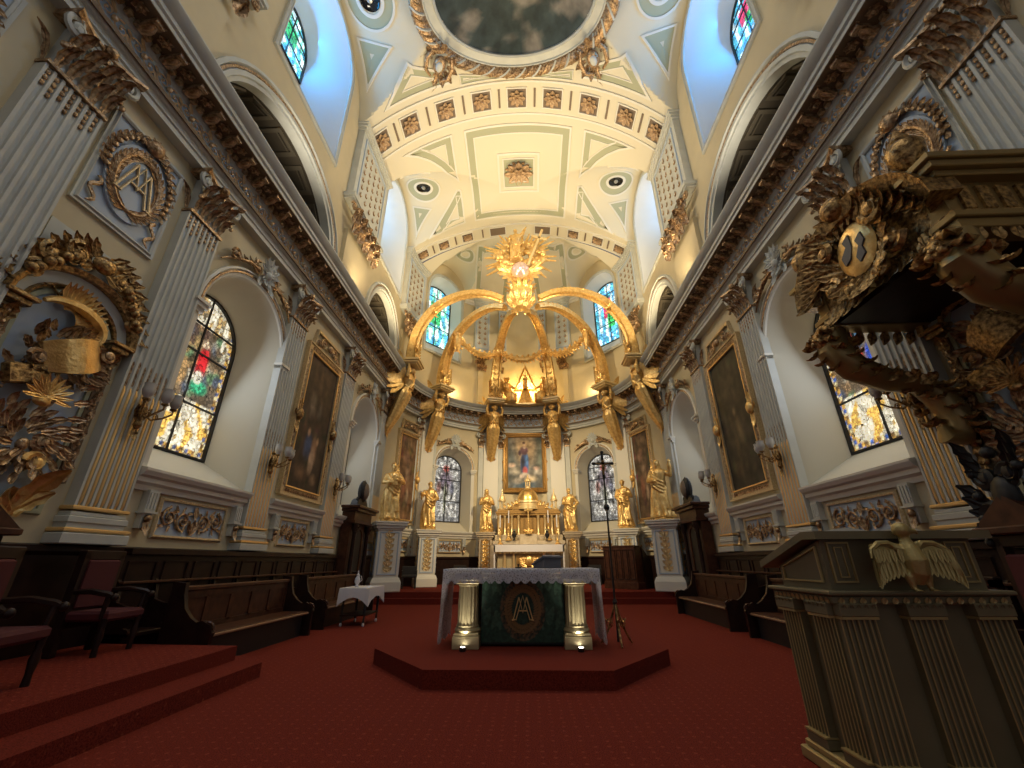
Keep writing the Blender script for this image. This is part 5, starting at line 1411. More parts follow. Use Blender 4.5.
# ---------------------------------------------------------------- gilded group above the altar cornice
t = thing('gilded_glory_group', 'gilded group of seated angels around a triangle of light above the altarpiece', 'sculpture', (.15, YA+W-.85, 9.85))
g = MB(); g.box(-1.6, 1.6, -.35, .35, 0, .12, .02); g.build('base', M['goldw'], t)
def seated(H_, s, seed):
    g = MB(); h = H_; rnd = random.Random(seed)
    R = []
    for i, (z, cx, cy, rx, ry) in enumerate(((0,0,.30,.16,.14),(.12,0,.30,.16,.16),(.28,0,.22,.20,.22),(.36,0,.10,.20,.22),(.44,0,0,.15,.14),(.58,0,-.02,.12,.10),(.70,0,-.02,.14,.10),(.76,0,-.02,.10,.08),(.80,0,-.01,.04,.04))):
        R.append([((cx+rx*(1+.09*sin(7*a+seed))*cos(a))*h, (cy+ry*(1+.09*sin(9*a))*sin(a))*h, z*h) for a in [2*pi*k/28 for k in range(28)]])
    g.rings(R); g.tube([(0, 0, .78*h), (0, .02*h, .86*h)], [.04*h]*2, 8); g.ball((0, .03*h, .91*h), .075*h, 12, 9, (.85, 1, 1.15))
    for k in range(10): a = k*.7; g.ball((.06*h*cos(a), -.02*h, (.94+.04*sin(a))*h), .035*h, 6, 5)
    for q in (-1, 1):
        el = V3((q*.20*h, .08*h, .58*h)); hd = V3(((q*.12 if q != s else q*.36)*h, .2*h, (.5 if q != s else .80)*h)); sh = V3((q*.12*h, 0, .70*h))
        g.tube([sh, el], [.045*h, .04*h], 7); g.tube([el, hd], [.04*h, .022*h], 7); hand(g, hd, hd-el, .024*h)
    g.ball((0, .02*h, .08*h), .22*h, 12, 8, (1.3, 1, .5))
    return g
for s in (-1, 1):
    me = remesh(seated(1.75, s, 3+s), 'seated_angel', .026, M['gold']); o = bpy.data.objects.new('seated_angel', me); COL.objects.link(o); o.parent = t; o.location = (s*1.05, -.1, .1); o.rotation_euler = (0, 0, pi-s*.5)
    g = MB()
    for k in range(6): a = rad(75-22*k); g.leaf((0, -.1, 1.2), (s*cos(a), 0, sin(a)), (0, -1, 0), .75, .2, .3, 7, 1)
    w_ = g.build('wing', M['gold'], t); w_.location = (s*1.1, .1, 0)
g = MB(); g.lathe([(.5, .1), (.42, .35), (.30, .7), (.22, 1.0), (.05, 1.1)], 16, sy=.6, fl=lambda a: 1+.08*sin(7*a)); g.build('central_pedestal', M['gold'], t)
g = robed(.95, (((-.17,.05,.63), (-.05,.16,.66)), ((.17,.05,.62), (.05,.16,.62))), 12, False, .03, True, 1.0); me = remesh(g, 'small_figure', .016, M['gold']); o = bpy.data.objects.new('small_figure', me); COL.objects.link(o); o.parent = t; o.location = (0, -.1, 1.05); o.rotation_euler = (0, 0, pi)
g = MB(); g.frame([(-.55, 1.15), (.55, 1.15), (.0, 2.5)], [(0, .12), (0, .2), (.09, .22), (.12, .2), (.12, .12)])
for k in range(24):
    a = 2*pi*k/24; d = V3((cos(a), 0, sin(a))); c = V3((0, .22, 1.7)); g.rings([[tuple(c+d*.4+V3((-sin(a)*.03, 0, cos(a)*.03))), tuple(c+d*.4-V3((-sin(a)*.03, 0, cos(a)*.03))), tuple(c+d*.4+V3((0, .03, 0)))], [tuple(c+d*(.75+.15*(k % 2))+V3((.004, 0, 0))), tuple(c+d*(.75+.15*(k % 2))), tuple(c+d*(.75+.15*(k % 2))+V3((0, .004, 0)))]])
g.build('radiant_triangle', M['gold'], t)
# ---------------------------------------------------------------- high altar and tabernacle
AX, AY = .18, 22.4
t = thing('high_altar', 'high altar table under a white fringed cloth at the back of the apse', 'altar', (AX, AY-.75, .38))
g = MB(); g.box(-1.62, 1.62, -.42, .42, 0, .12, .01); g.box(-1.55, 1.55, -.35, .4, .12, .3, .01); g.build('plinth', M['marble'], t)
g = MB(); g.box(-1.5, 1.5, -.22, .38, .3, 1.66); g.build('core', M['goldpaint'] if 'goldpaint' in M else M['tanframe'], t)
for x in (-1.15, -.72, .72, 1.15):
    g = MB(); g.lathe([(.09,.3),(.09,.4),(.06,.43),(.06,1.5),(.08,1.54),(.1,1.66)], 12, x, -.30); g.build('colonnette', M['goldw'], t)
g = MB(); g.box(-.6, .6, -.27, -.2, .45, 1.55, .01); g.build('relief_ground', M['tanframe'], t)
g = MB(); g.ball((0, -.30, 1.05), .2, 12, 8, (1, .6, 1.2))
for s in (-1, 1):
    for k in range(4): g.leaf((s*.1, -.3, .8+.12*k), (s, 0, .5-.2*k), (0, -1, 0), .42, .2, .8)
g.build('gilded_relief', M['gold'], t)
g = MB(); g.box(-1.62, 1.62, -.42, .42, 1.66, 1.74, .01); g.build('mensa', M['marble'], t)
cl = thing('altar_cloth', 'white altar cloth with dark fringe hanging over the high altar front', 'altar cloth', (AX, AY-.75, 2.12))
g = MB(); g.box(-1.66, 1.66, -.45, .42, 0, .02); g.box(-1.66, 1.66, -.46, -.44, -.30, .02)
g.build('top_cloth', M['linen'], cl)
for s in (-1, 1): g = MB(); g.box(min(s*1.66, s*1.60), max(s*1.66, s*1.60), -.46, .40, -1.05, 0); g.build('side_drop', M['linen'], cl)
g = MB()
for k in range(56): g.box(-1.64+.0586*k, -1.64+.0586*k+.035, -.465, -.455, -.38, -.29)
g.build('fringe', M['bronze'], cl)
t = thing('tabernacle', 'gilded domed tabernacle with columns and twin turrets behind the high altar', 'tabernacle', (AX, AY+.25, .38))
g = MB(); g.box(-1.85, 1.85, -.42, .45, 0, 1.80, .01); g.box(-1.80, 1.80, -.50, .45, 1.80, 1.98, .015); g.box(-.42, .42, -.62, .4, 1.80, 2.28, .01); g.box(-1.7, 1.7, -.36, .45, 1.98, 2.26, .015); g.build('gradine', M['marble'], t)
g = MB()
for k in range(12):
    if abs(k-5.5) > 1.6: g.frame([(-1.58+.275*k-.09+.06, 2.04), (-1.58+.275*k+.09+.06, 2.04), (-1.58+.275*k+.09+.06, 2.20), (-1.58+.275*k-.09+.06, 2.20)], [(0, -.35), (0, -.38), (.02, -.38), (.02, -.35)])
g.build('gradine_panels', M['goldw'], t)
for x in (-1.5, -1.2, -.85, -.5, .5, .85, 1.2, 1.5):
    g = MB(); g.lathe([(.075,2.26),(.075,2.33),(.05,2.36),(.052,2.7),(.045,3.05),(.06,3.08),(.08,3.2)], 12, x, -.25); g.build('column', M['goldw'], t)
g = MB(); g.box(-1.6, 1.6, -.15, .4, 2.26, 3.2); g.build('screen_wall', M['tanframe'], t)
g = MB(); g.box(-1.62, 1.62, -.34, .4, 3.2, 3.28, .01); g.box(-1.66, 1.66, -.38, .4, 3.28, 3.40, .015); g.box(-1.58, 1.58, -.32, .4, 3.40, 3.5, .01)
g.prism([(-1.15, 3.5), (-.8, 3.72), (-.4, 3.9), (.4, 3.9), (.8, 3.72), (1.15, 3.5)], -.34, .2); g.build('entablature', M['tanframe'], t)
g = MB()
for s in (-1, 1):
    g.spiral((s*.95, 3.62), .13, 1.4, 0, s, .03, -.36); g.spiral((s*.62, 3.78), .12, 1.4, 0, s, .03, -.36)
    for k in range(5): g.leaf((s*(.35+.2*k), -.36, 3.86-.07*k), (s*.6, 0, .8), (0, -1, 0), .22, .13, .8)
g.build('pediment_scrolls', M['gold'], t)
g = MB(); g.lathe([(.60,3.5),(.60,3.62),(.56,3.66),(.56,3.8),(.60,3.84),(.60,3.9),(.57,3.94)], 28, 0, .0); g.build('drum', M['goldw'], t)
g = MB(); g.lathe([(.57*cos(a), 3.94+.66*sin(a)) for a in [i*pi/2/10 for i in range(10)]]+[(.10, 4.60)], 32, 0, .0); dome = g.build('dome', M['goldsmooth'], t)
g = MB(); g.lathe([(.16,4.56),(.18,4.6),(.13,4.64),(.13,4.68),(.16,4.70),(.02,4.70)], 16)
for k in range(8): a = k*pi/4; g.tube([(.12*cos(a), .12*sin(a), 4.70), (.12*cos(a), .12*sin(a), 4.98)], .02, 6)
g.lathe([(.18,4.98),(.18,5.03),(.12,5.1),(.05,5.18),(.03,5.24),(.05,5.29),(.01,5.34)], 16); g.build('lantern', M['goldw'], t)
for s in (-1, 1):
    g = MB(); g.lathe([(.19,3.5),(.19,3.58),(.15,3.6),(.02,3.6)], 12, s*1.36, 0)
    for k in range(6): a = k*pi/3; g.tube([(s*1.36+.13*cos(a), .13*sin(a), 3.6), (s*1.36+.13*cos(a), .13*sin(a), 3.95)], .022, 6)
    g.lathe([(.19,3.95),(.19,4.02),(.15,4.06),(.15,4.12),(.11,4.22),(.05,4.32),(.02,4.45),(.035,4.5),(.01,4.58)], 12, s*1.36, 0); g.build('turret', M['goldw'], t)
g = MB(); g.box(-.03, .03, -.62, -.56, 2.95, 3.75, .005); g.box(-.22, .22, -.62, -.56, 3.4, 3.46, .005); g.ball((0, -.6, 3.43), .07, 8, 6); g.lathe([(.2,2.28),(.2,2.33),(.1,2.4),(.05,2.6),(.08,2.7),(.04,2.95)], 10, 0, -.59)
for s in (-1, 1): g.leaf((0, -.6, 2.4), (s, 0, .3), (0, -1, 0), .3, .16, 1.)
g.build('altar_cross', M['gold'], t)
c0 = None
for x, lab, y, z in ((-1.42, 'tall gilded candlestick, outermost on the left of the high altar', -.58, 2.14), (-1.0, 'gilded candlestick second from the left on the high altar', -.50, 2.30), (1.0, 'gilded candlestick second from the right on the high altar', -.50, 2.30), (1.42, 'tall gilded candlestick, outermost on the right of the high altar', -.58, 2.14)):
    L3 = (AX+x, AY+.22+y+.05, z+.08-.02 if z > 2.2 else z+.0)
    if c0 is None:
        c0 = thing('altar_candlestick', lab, 'candlestick', L3, 0, 'candlesticks on the high altar')
        g = MB(); g.lathe([(.15,0),(.16,.03),(.09,.1),(.05,.16),(.07,.22),(.03,.3),(.035,.5),(.06,.56),(.03,.62),(.03,.74),(.08,.8),(.085,.83),(.02,.83)], 12)
        for k in range(3): a = k*2*pi/3; g.leaf((.06*cos(a), .06*sin(a), .1), (cos(a), sin(a), -.4), (0, 0, 1), .16, .12, -.6, 5)
        g.build('stick', M['gold'], c0)
        g = MB(); g.lathe([(.028, .83), (.028, 1.42), (.01, 1.45)], 10); g.build('candle', M['linen'], c0)
    else: dup(c0, L3, 0, lab, 'candlesticks on the high altar')
for i, (x, w_) in enumerate(((-.72, 'left'), (.92, 'right'))):
    t = thing('dark_vase', 'small dark round vase on the high altar, %s of the central cross' % w_, 'vase', (AX+x, AY-.32, 2.36))
    g = MB(); g.lathe([(.06,0),(.07,.02),(.03,.08),(.10,.2),(.12,.3),(.06,.40),(.07,.44),(.02,.43)], 14); g.build('body', M['black'], t)
    g = MB()
    for k in range(8): a = k*pi/4; g.leaf((.02*cos(a), .02*sin(a), .40), (cos(a)*.6, sin(a)*.6, 1), (cos(a), sin(a), 0), .2, .07, .6, 5)
    g.build('leaves', M['sage'], t)

# ---------------------------------------------------------------- platform and free standing altar
t = thing('altar_platform', 'low angular carpeted platform under the front altar', 'platform', (0, 7.8, 0))
PP = [(-1.15,-1.85),(1.15,-1.85),(2.2,-.5),(2.2,1.3),(1.4,2.1),(-1.4,2.1),(-2.2,1.3),(-2.2,-.5)]
g = MB(); slab(g, PP, 0, .20); g.build('riser', M['carpet'], t)
FX, FY = .03, 7.75
t = thing('front_altar', 'free standing altar on fluted columns with a green brocade front', 'altar', (FX, FY, .2))
g = MB(); g.box(-1.16, 1.16, -.52, .5, .96, 1.02, .01); g.box(-1.19, 1.19, -.55, .53, 1.02, 1.09, .012); g.build('table_slab', M['goldpaint'], t)
for s in (-1, 1):
  for yy in (-.36, .30):
    c = bpy.data.objects.new('column', None); COL.objects.link(c); c.parent = t; c.location = (s*.84, yy, 0)
    g = MB(); g.box(-.20, .20, -.20, .20, 0, .17, .008); g.box(-.19, .19, -.19, .19, .17, .21, .015); g.lathe([(.19,.21),(.20,.235),(.19,.26),(.175,.27),(.175,.30)], 20); g.build('column_base', M['altargold'], c)
    g = MB(); R = []
    for z, r in ((.30, .165), (.34, .158), (.6, .157), (.84, .148)): R.append([(r*(1-(.07 if k % 4 in (1, 2) else 0))*cos(2*pi*k/64), r*(1-(.07 if k % 4 in (1, 2) else 0))*sin(2*pi*k/64), z) for k in range(64)])
    g.rings(R); g.build('fluted_shaft', M['altargold'], c)
    g = MB(); g.lathe([(.155,.84),(.165,.86),(.16,.88)], 20); g.box(-.18, .18, -.18, .18, .88, .93, .008); g.box(-.20, .20, -.20, .20, .93, .96, .005); g.build('column_capital', M['altargold'], c)
g = MB(); g.box(-.64, .68, -.30, .30, .03, .96); g.build('inner_core', M['black'], t)
GREEN1, GREEN2 = (.018,.050,.030), (.045,.10,.062)
def bro(u, v):
    x, z = (u-.5)*1.30, (v-.5)*.9
    r = sqrt((x/.33)**2+(z/.40)**2)
    q = sin(x*19)*cos(z*13+sin(x*19)*1.5); c = GREEN2 if q > .15 else GREEN1
    if .62 < r < 1.08: c = (.13,.075,.035) if nz(x, z, 22, 4) > -.12 else (.035,.045,.025)
    if r <= .62: c = (.022,.055,.034)
    return c
colour_grid('brocade_frontal', M['brocade'], t, lambda u, v: ((u-.5)*1.30+.02, -.32-.006*sin(u*40), .06+v*.9), 110, 80, bro)
g = MB(); strokes(g, [[(x*.50+.02, z*.50+.52) for x, z in P] for P in MONO], -.345, .010)
g.build('embroidered_monogram', M['goldline'], t)
g = MB()
for k in range(40):
    a = 2*pi*k/40
    for rr_ in (.245, .29): g.leaf((rr_*cos(a+rr_*9)+.02, -.335, .52+(rr_+.05)*sin(a+rr_*9)), (cos(a+.9+rr_*20), 0, sin(a+.9+rr_*20)), (0, -1, 0), .09, .04, .3, 5, 1)
    if k % 3 == 0: g.spiral((.27*cos(a)+.02, .52+.33*sin(a)), .04, 1.3, a, 1, .006, -.335, 4)
g.build('embroidered_wreath', M['embro'], t)
t = thing('lace_altar_cloth', 'sheer lace cloth draped over the front altar with scalloped edge', 'altar cloth', (FX, FY, 1.295))
g = MB(); n = 54; R = []
for y, z in ((.55, .0), (-.57, .0), (-.585, -.02), (-.59, -.10)):
    R.append([(-1.22+2.44*i/n, y-(.012*sin(i*1.7) if z < -.05 else 0), z) for i in range(n+1)])
R.append([(-1.22+2.44*i/n, -.60-.012*sin(i*1.7), -.165-.05*abs(sin(pi*i*.333))) for i in range(n+1)])
g.rings(R, False, False); g.build('top_and_front_drop', M['lace'], t)
for s in (-1, 1):
    g = MB(); R = []
    for j in range(8):
        z = -1.02*j/7; R.append([(s*(1.22+.03*(j/7)+.018*sin(i*1.3)*j/7), -.60+1.15*i/20, z+(.0 if j < 7 else .03*sin(i*2))) for i in range(21)])
    g.rings(R, False, False); g.build('side_drop', M['lace'], t)
for s, w_ in ((-1, 'left'), (1, 'right')):
    t = thing('floor_uplight', 'small bright uplight on the platform at the foot of the %s altar column' % w_, 'spotlight', (FX+s*.86, FY-.68, .2))
    g = MB(); g.lathe([(.045,0),(.05,.01),(.05,.05),(.04,.055),(.02,.045)], 14); g.build('housing', M['iron'], t)
    g = MB(); g.lathe([(.035,.055),(.001,.056)], 12); g.build('bulb', M['lamp'], t)
    g = MB(); g.box(-.012, .012, .05, .075, 0, .02); g.build('cable_stub', M['black'], t)
# altar top items
t = thing('missal_stand', 'dark grey slanted book stand on the front altar', 'book stand', (.47, 7.72, 1.297), .55)
g = MB(); g.rings([[(-.17,-.16,.0),(.17,-.16,.0),(.17,.17,.0),(-.17,.17,.0)],[(-.17,-.16,.15),(.17,-.16,.15),(.17,.17,.04),(-.17,.17,.04)]]); g.build('stand_body', M['leather'], t)
g = MB(); g.at(0, 0, .10, rx=-.32); g.box(-.20, .20, -.19, .19, 0, .03, .006); g.build('slanted_rest', M['leather'], t)
g = MB(); g.at(0, 0, .132, rx=-.32); g.box(-.17, .17, -.15, .15, 0, .025, .006); g.build('closed_missal', M['metal'], t)
t = thing('microphone', 'small black microphone base on the front altar', 'microphone', (-.02, 7.55, 1.297))
g = MB(); g.box(-.05, .05, -.04, .04, 0, .02, .005); g.build('base', M['black'], t)
g = MB(); g.tube([(0, 0, .02), (0, -.0, .05)], .012, 6); g.ball((0, 0, .055), .018, 8, 6); g.build('capsule', M['black'], t)
# processional cross
t = thing('processional_cross', 'tall dark processional crucifix on a scrolled tripod beside the altar', 'crucifix', (1.52, 7.55, .2))
g = MB(); g.tube([(0, 0, .05), (0, 0, 2.62)], .016, 8); g.lathe([(.017,2.0),(.045,2.03),(.05,2.06),(.045,2.09),(.017,2.12)], 10); g.lathe([(.017,.55),(.04,.6),(.017,.65)], 8); g.build('pole', M['iron'], t)
g = MB(); g.box(-.022, .022, -.015, .015, 2.55, 3.03, .004); g.box(-.17, .17, -.015, .015, 2.80, 2.845, .004)
for x, z in ((-.17, 2.822), (.17, 2.822), (0, 3.03)): g.ball((x, 0, z), .03, 8, 5, (1, .6, 1))
g.build('cross', M['black'], t)
g = MB(); g.tube([(0, -.03, 2.62), (0, -.035, 2.72), (0, -.03, 2.80)], [.014, .025, .028], 7); g.ball((0, -.035, 2.855), .025, 8, 6)
for s in (-1, 1): g.tube([(s*.02, -.03, 2.80), (s*.13, -.03, 2.825)], [.012, .008], 6)
g.build('corpus', M['bronze'], t)
for k in range(3):
    a = rad(-90+120*k); g = MB(); dx, dy = cos(a), sin(a)
    g.tube([(0, 0, .62), (dx*.05, dy*.05, .45), (dx*.14, dy*.14, .22), (dx*.24, dy*.24, .06), (dx*.28, dy*.28, .02)], [.012, .016, .018, .016, .012], 6)
    g.tube([(dx*(.12+.05*cos(q)), dy*(.12+.05*cos(q)), .30+.06*sin(q)) for q in [i*.6 for i in range(12)]], [.010]*12, 5)
    g.leaf((dx*.1, dy*.1, .3), (dx, dy, .5), (0, 0, 1), .12, .07, .8, 5); g.build('tripod_leg', M['bronze'], t)

# ---------------------------------------------------------------- organ console, benches, credence
t = thing('organ_console', 'dark wooden organ console with panelled back before the right apse windows', 'organ', (4.20, 18.95, .38), rad(-42))
g = MB(); g.box(-.72, .72, -.55, .0, 0, 1.55, .01); g.box(-.76, .76, -.58, .04, 1.55, 1.60, .01); g.box(-.76, .76, -.58, .04, 0, .25, .01); g.build('case', M['wood2'], t)
for k in range(5): g = MB(); x = -.56+.28*k; g.frame([(x-.09, .38), (x+.09, .38), (x+.09, 1.42), (x-.09, 1.42)], [(0, -.54), (0, -.57), (.02, -.575), (.03, -.54)]); g.build('back_panel', M['wood'], t)
g = MB(); g.prism([(-.72,0),(.72,0),(.72,.95),(-.72,.95)], 0, .6); g.build('keydesk', M['wood'], t)
g = MB(); g.box(-.6, .6, .42, .62, .95, 1.0); g.box(-.6, .6, .2, .42, 1.05, 1.1); g.build('keyboards', M['linen'], t)
for s in (-1, 1): g = MB(); g.add([(s*.70, 0, 0), (s*.76, 0, 0), (s*.70, .7, 0), (s*.76, .7, 0), (s*.70, 0, 1.55), (s*.76, 0, 1.55), (s*.70, .7, 1.0), (s*.76, .7, 1.0)], [(0,1,3,2),(4,6,7,5),(0,4,5,1),(2,3,7,6),(0,2,6,4),(1,5,7,3)]); g.build('cheek', M['wood'], t)
g = MB(); g.box(-.55, .55, -.2, -.17, 1.60, 1.62); g.frame([(-.30, 1.62), (.35, 1.62), (.35, 1.86), (-.30, 1.86)], [(0, -.2), (0, -.18), (.015, -.18), (.015, -.2)]); g.box(-.5, -.47, -.3, -.27, 1.6, 1.95); g.build('music_rest', M['black'], t)
for (x, y, rz, lab) in ((-4.85, 19.05, .3, 'black stool seat between the two left white pedestals'), (-3.1, 21.6, .2, 'dark seat in the left of the apse behind the front altar'), (3.3, 21.9, -.2, 'dark seat in the right of the apse behind the crucifix')):
    t = thing('dark_armchair', lab, 'chair', (x, y, .38), rz)
    g = MB(); g.box(-.30, .30, -.25, .25, .42, .52, .02); g.build('seat', M['black'], t)
    g = MB(); g.box(-.30, .30, .22, .28, .50, .86, .015); g.build('backrest', M['black'], t)
    for sx in (-1, 1):
        for sy in (-1, 1): g = MB(); g.taper(sx*.26-.025, sx*.26+.025, sy*.21-.025, sy*.21+.025, 0, .43, 1.2); g.build('leg', M['black'], t)
        g = MB(); g.box(sx*.29-.02, sx*.29+.02, -.22, .25, .66, .70, .008); g.box(sx*.29-.02, sx*.29+.02, -.22, -.18, .5, .66); g.build('armrest', M['black'], t)
t = thing('credence_table', 'small wheeled side table by the left stalls', 'table', (-4.05, 11.6, 0))
g = MB(); g.box(-.34, .34, -.55, .55, .78, .82, .005); g.build('tabletop', M['wood'], t)
for sx in (-1, 1):
    for sy in (-1, 1):
        g = MB(); g.lathe([(.028,.08),(.022,.2),(.035,.45),(.02,.5),(.03,.78)], 10, sx*.27, sy*.45); l = g.build('leg', M['black'], t)
        g = MB(); g.at(sx*.27, sy*.45, .04, ry=H); g.lathe([(.001,-.015),(.04,-.015),(.04,.015),(.001,.015)], 14); g.build('white_caster', M['linen'], l)
g = MB(); g.box(-.3, .3, -.48, .48, .22, .25); g.build('lower_shelf', M['wood'], t)
t = thing('table_cloth', 'white cloth with hanging corners over the small wheeled side table', 'tablecloth', (-4.05, 11.6, .822))
g = MB(); n = 40; per = []
for i in range(n):
    q = i/n*4; k = int(q); f = q-k; cs = [(-.36,-.57),(.36,-.57),(.36,.57),(-.36,.57)]; a, b = cs[k], cs[(k+1) % 4]; per.append((a[0]+(b[0]-a[0])*f, a[1]+(b[1]-a[1])*f, f))
R = [[(x*.98, y*.98, .006) for x, y, f in per], [(x, y, .0) for x, y, f in per], [(x*1.03, y*1.02, -.12) for x, y, f in per], [(x*(1.05+.03*sin(i*2)), y*(1.03+.02*sin(i*2)), -.20-.20*abs(f-.5)**2*4) for i, (x, y, f) in enumerate(per)]]
g.rings(R, True, False); g.add(R[0], [tuple(range(n))]); g.build('cloth', M['linen'], t)
t = thing('ewer', 'small white covered ewer on the cloth of the side table', 'jug', (-4.12, 11.35, .829))
g = MB(); g.lathe([(.05,0),(.06,.02),(.03,.05),(.07,.13),(.06,.2),(.03,.25),(.04,.28),(.015,.32),(.02,.35),(.005,.38)], 14); g.build('body', M['linen'], t)
g = MB(); g.tube([(.05, 0, .1), (.11, 0, .16), (.09, 0, .25), (.03, 0, .25)], .008, 6); g.build('handle', M['linen'], t)

# carved wooden doorways at the far bays (confessional like)
for side in (-1, 1):
    loc, rz = wall_frame(side, 15.35, 0, .06); t = thing('carved_wooden_doorway', 'dark carved wooden doorway with crested cornice against the %s wall near the apse' % side_word(side), 'doorway', loc, rz)
    g = MB(); g.box(-.78, .78, 0, .32, 0, 2.95, .01); g.build('case', M['wood2'], t)
    g = MB(); A = [(-.30, .1)]+[(-.30*cos(pi*i/12), 2.15+.30*sin(pi*i/12)) for i in range(13)]+[(.30, .1)]; g.prism(A, .31, .33); g.build('arched_opening', M['black'], t)
    g = MB(); g.frame(A, [(0, .32), (0, .37), (.05, .38), (.07, .32)]); g.build('arch_moulding', M['wood2'], t)
    for s in (-1, 1):
        g = MB(); g.box(s*.6-.10, s*.6+.10, .3, .40, .0, .3); g.lathe([(.085,.3),(.065,.36),(.07,1.4),(.06,2.3),(.10,2.45),(.11,2.6)], 12, s*.6, .42); g.leaf((s*.6, .45, 2.25), (0, .1, 1), (0, 1, 0), .32, .2, 1.3); g.build('colonnette', M['wood'], t)
    g = MB(); g.box(-.82, .82, 0, .48, 2.62, 2.72, .01); g.box(-.80, .80, 0, .44, 2.72, 3.0, .005); g.box(-.90, .90, 0, .56, 3.0, 3.1, .015); g.box(-.98, .98, 0, .64, 3.1, 3.2, .02); g.build('cornice', M['wood2'], t)
    g = MB(); g.prism([(-.55,3.2),(.55,3.2),(.4,3.42),(.22,3.5),(-.22,3.5),(-.4,3.42)], .1, .35); g.ball((0, .3, 3.76), .27, 14, 9, (1, .6, 1.5)); 
    for s in (-1, 1):
        g.spiral((s*.35, 3.42), .13, 1.4, 0, s, .035, .3)
        for k in range(4): g.leaf((s*.2, .3, 3.5+.12*k), (s*.5, 0, 1), (0, 1, 0), .24, .14, .9)
    g.leaf((0, .3, 3.95), (0, 0, 1), (0, 1, 0), .24, .2, .4); g.build('carved_crest', M['black'], t)
    g = MB(); g.ball((0, .40, 3.76), .20, 12, 8, (.95, .6, 1.5)); g.build('crest_medallion', M['umberpink'], t)

# ---------------------------------------------------------------- stalls and benches
def bench(loc, rz, Lg, label, np_=4, group=None, rail=True):
    """front toward +y local"""
    t = thing('choir_bench', label, 'bench', loc, rz, group); h = Lg/2
    g = MB(); g.box(-h, h, -.12, .42, .40, .45, .01); g.build('seat', M['wood2'], t)
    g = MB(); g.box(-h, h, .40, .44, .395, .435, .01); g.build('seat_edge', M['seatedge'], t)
    g = MB(); g.box(-h, h, -.20, -.14, .3, 1.0, .0); g.box(-h-.02, h+.02, -.24, -.09, 1.0, 1.07, .015); g.box(-h, h, -.15, -.12, .9, 1.0); g.box(-h, h, -.15, -.12, .45, .53)
    for k in range(np_+1): x = -h+Lg*k/np_; g.box(max(-h, x-.05), min(h, x+.05), -.15, -.12, .5, .92)
    g.build('panelled_back', M['wood2'], t)
    g = MB(); g.box(-h+.05, h-.05, -.1, .34, 0, .40); g.build('seat_base', M['black'], t)
    for s in (-1, 1):
        g = MB(); P = [(-.26,0),(.50,0),(.50,.40),(.52,.46),(.46,.56),(.34,.62),(.24,.60),(.14,.66),(.02,.78),(-.04,.95),(-.06,1.12),(-.26,1.14)]
        g.at(s*(h+.035), 0, 0, rz=-H if 1 else 0); g.M = Matrix.Translation((s*(h+.035), 0, 0)) @ Matrix.Rotation(H, 4, 'Z'); g.prism(P, -.035, .035); 
        g.home(); e = g.build('bench_end', M['wood'], t)
        q = MB(); q.M = Matrix.Translation((s*(h+.035), 0, 0)) @ Matrix.Rotation(H, 4, 'Z'); q.tube([(.42+.09*cos(a), 0, .50+.09*sin(a)) for a in [k*.5 for k in range(13)]], [.022]*13, 6); q.build('end_scroll', M['wood2'], e)
    return t
M['seatedge'] = mat('pale_seat_edge', (.30,.17,.10), .35)  # front edge paler than the rest of the seat
def stalls(side, y0, y1, z0, n, label):
    (x, y, z), rz = wall_frame(side, (y0+y1)/2, z0, .08); Lg = y1-y0; h = Lg/2
    t = thing('choir_stalls', label, 'stalls', (x, y, z), rz)
    g = MB(); g.box(-h, h, 0, .06, .0, 1.52-z0, .0); g.box(-h, h, 0, .14, 1.52-z0, 1.62-z0, .01); g.build('back_wall', M['wood'], t)
    for k in range(n): x0 = -h+Lg*k/n; g = MB(); g.frame([(x0+.1, .62), (x0+Lg/n-.1, .62), (x0+Lg/n-.1, 1.40-z0), (x0+.1, 1.40-z0)], [(0, .05), (0, .08), (.025, .085), (.035, .05)]); g.build('back_panel', M['wood'], t)
    g = MB(); g.box(-h, h, .06, .46, .40, .46, .01); g.box(-h, h, .06, .40, 0, .4); g.build('seats', M['wood'], t)
    for k in range(n+1):
        x0 = -h+.03+(Lg-.06)*k/n; g = MB(); g.M = Matrix.Translation((x0, 0, 0)) @ Matrix.Rotation(H, 4, 'Z')
        g.prism([(.04,0),(.50,0),(.50,.42),(.44,.50),(.36,.52),(.38,.66),(.46,.72),(.47,.79),(.30,.81),(.14,.86),(.10,1.10),(.04,1.2)], -.03, .03); g.home()
        d = g.build('divider', M['wood'], t); q = MB(); q.ball((x0, .44, .76), .045, 8, 6); q.ball((x0, .47, .46), .04, 8, 6); q.build('carved_knob', M['wood2'], d)
    g = MB(); g.box(-h, h, .30, .50, .80, .835, .01) if 0 else g.box(-h, h, .04, .16, 1.10, 1.14, .01); g.build('arm_rail', M['wood2'], t)
    return t
stalls(-1, 6.75, 14.4, .0, 11, 'long row of dark wooden choir stalls against the left wall')
stalls(1, 5.2, 14.4, .0, 13, 'long row of dark wooden choir stalls against the right wall')
def wall_bench(side, y, off, Lg, lab, np_):
    (x, yy, z), rz = wall_frame(side, y, 0, off); return bench((x, yy, 0), rz, Lg, lab, np_, 'choir benches')
wall_bench(-1, 8.35, 1.25, 3.0, 'nearest of the two benches before the left stalls, with pale seat edge', 5)
wall_bench(-1, 12.25, 1.20, 3.1, 'farther bench before the left stalls, behind the small white clothed table', 5)
wall_bench(1, 12.15, 1.25, 3.3, 'farther bench before the right stalls, below the carved doorway', 5)
wall_bench(1, 8.15, 1.20, 3.0, 'nearer bench before the right stalls, partly hidden by the ambo', 5)

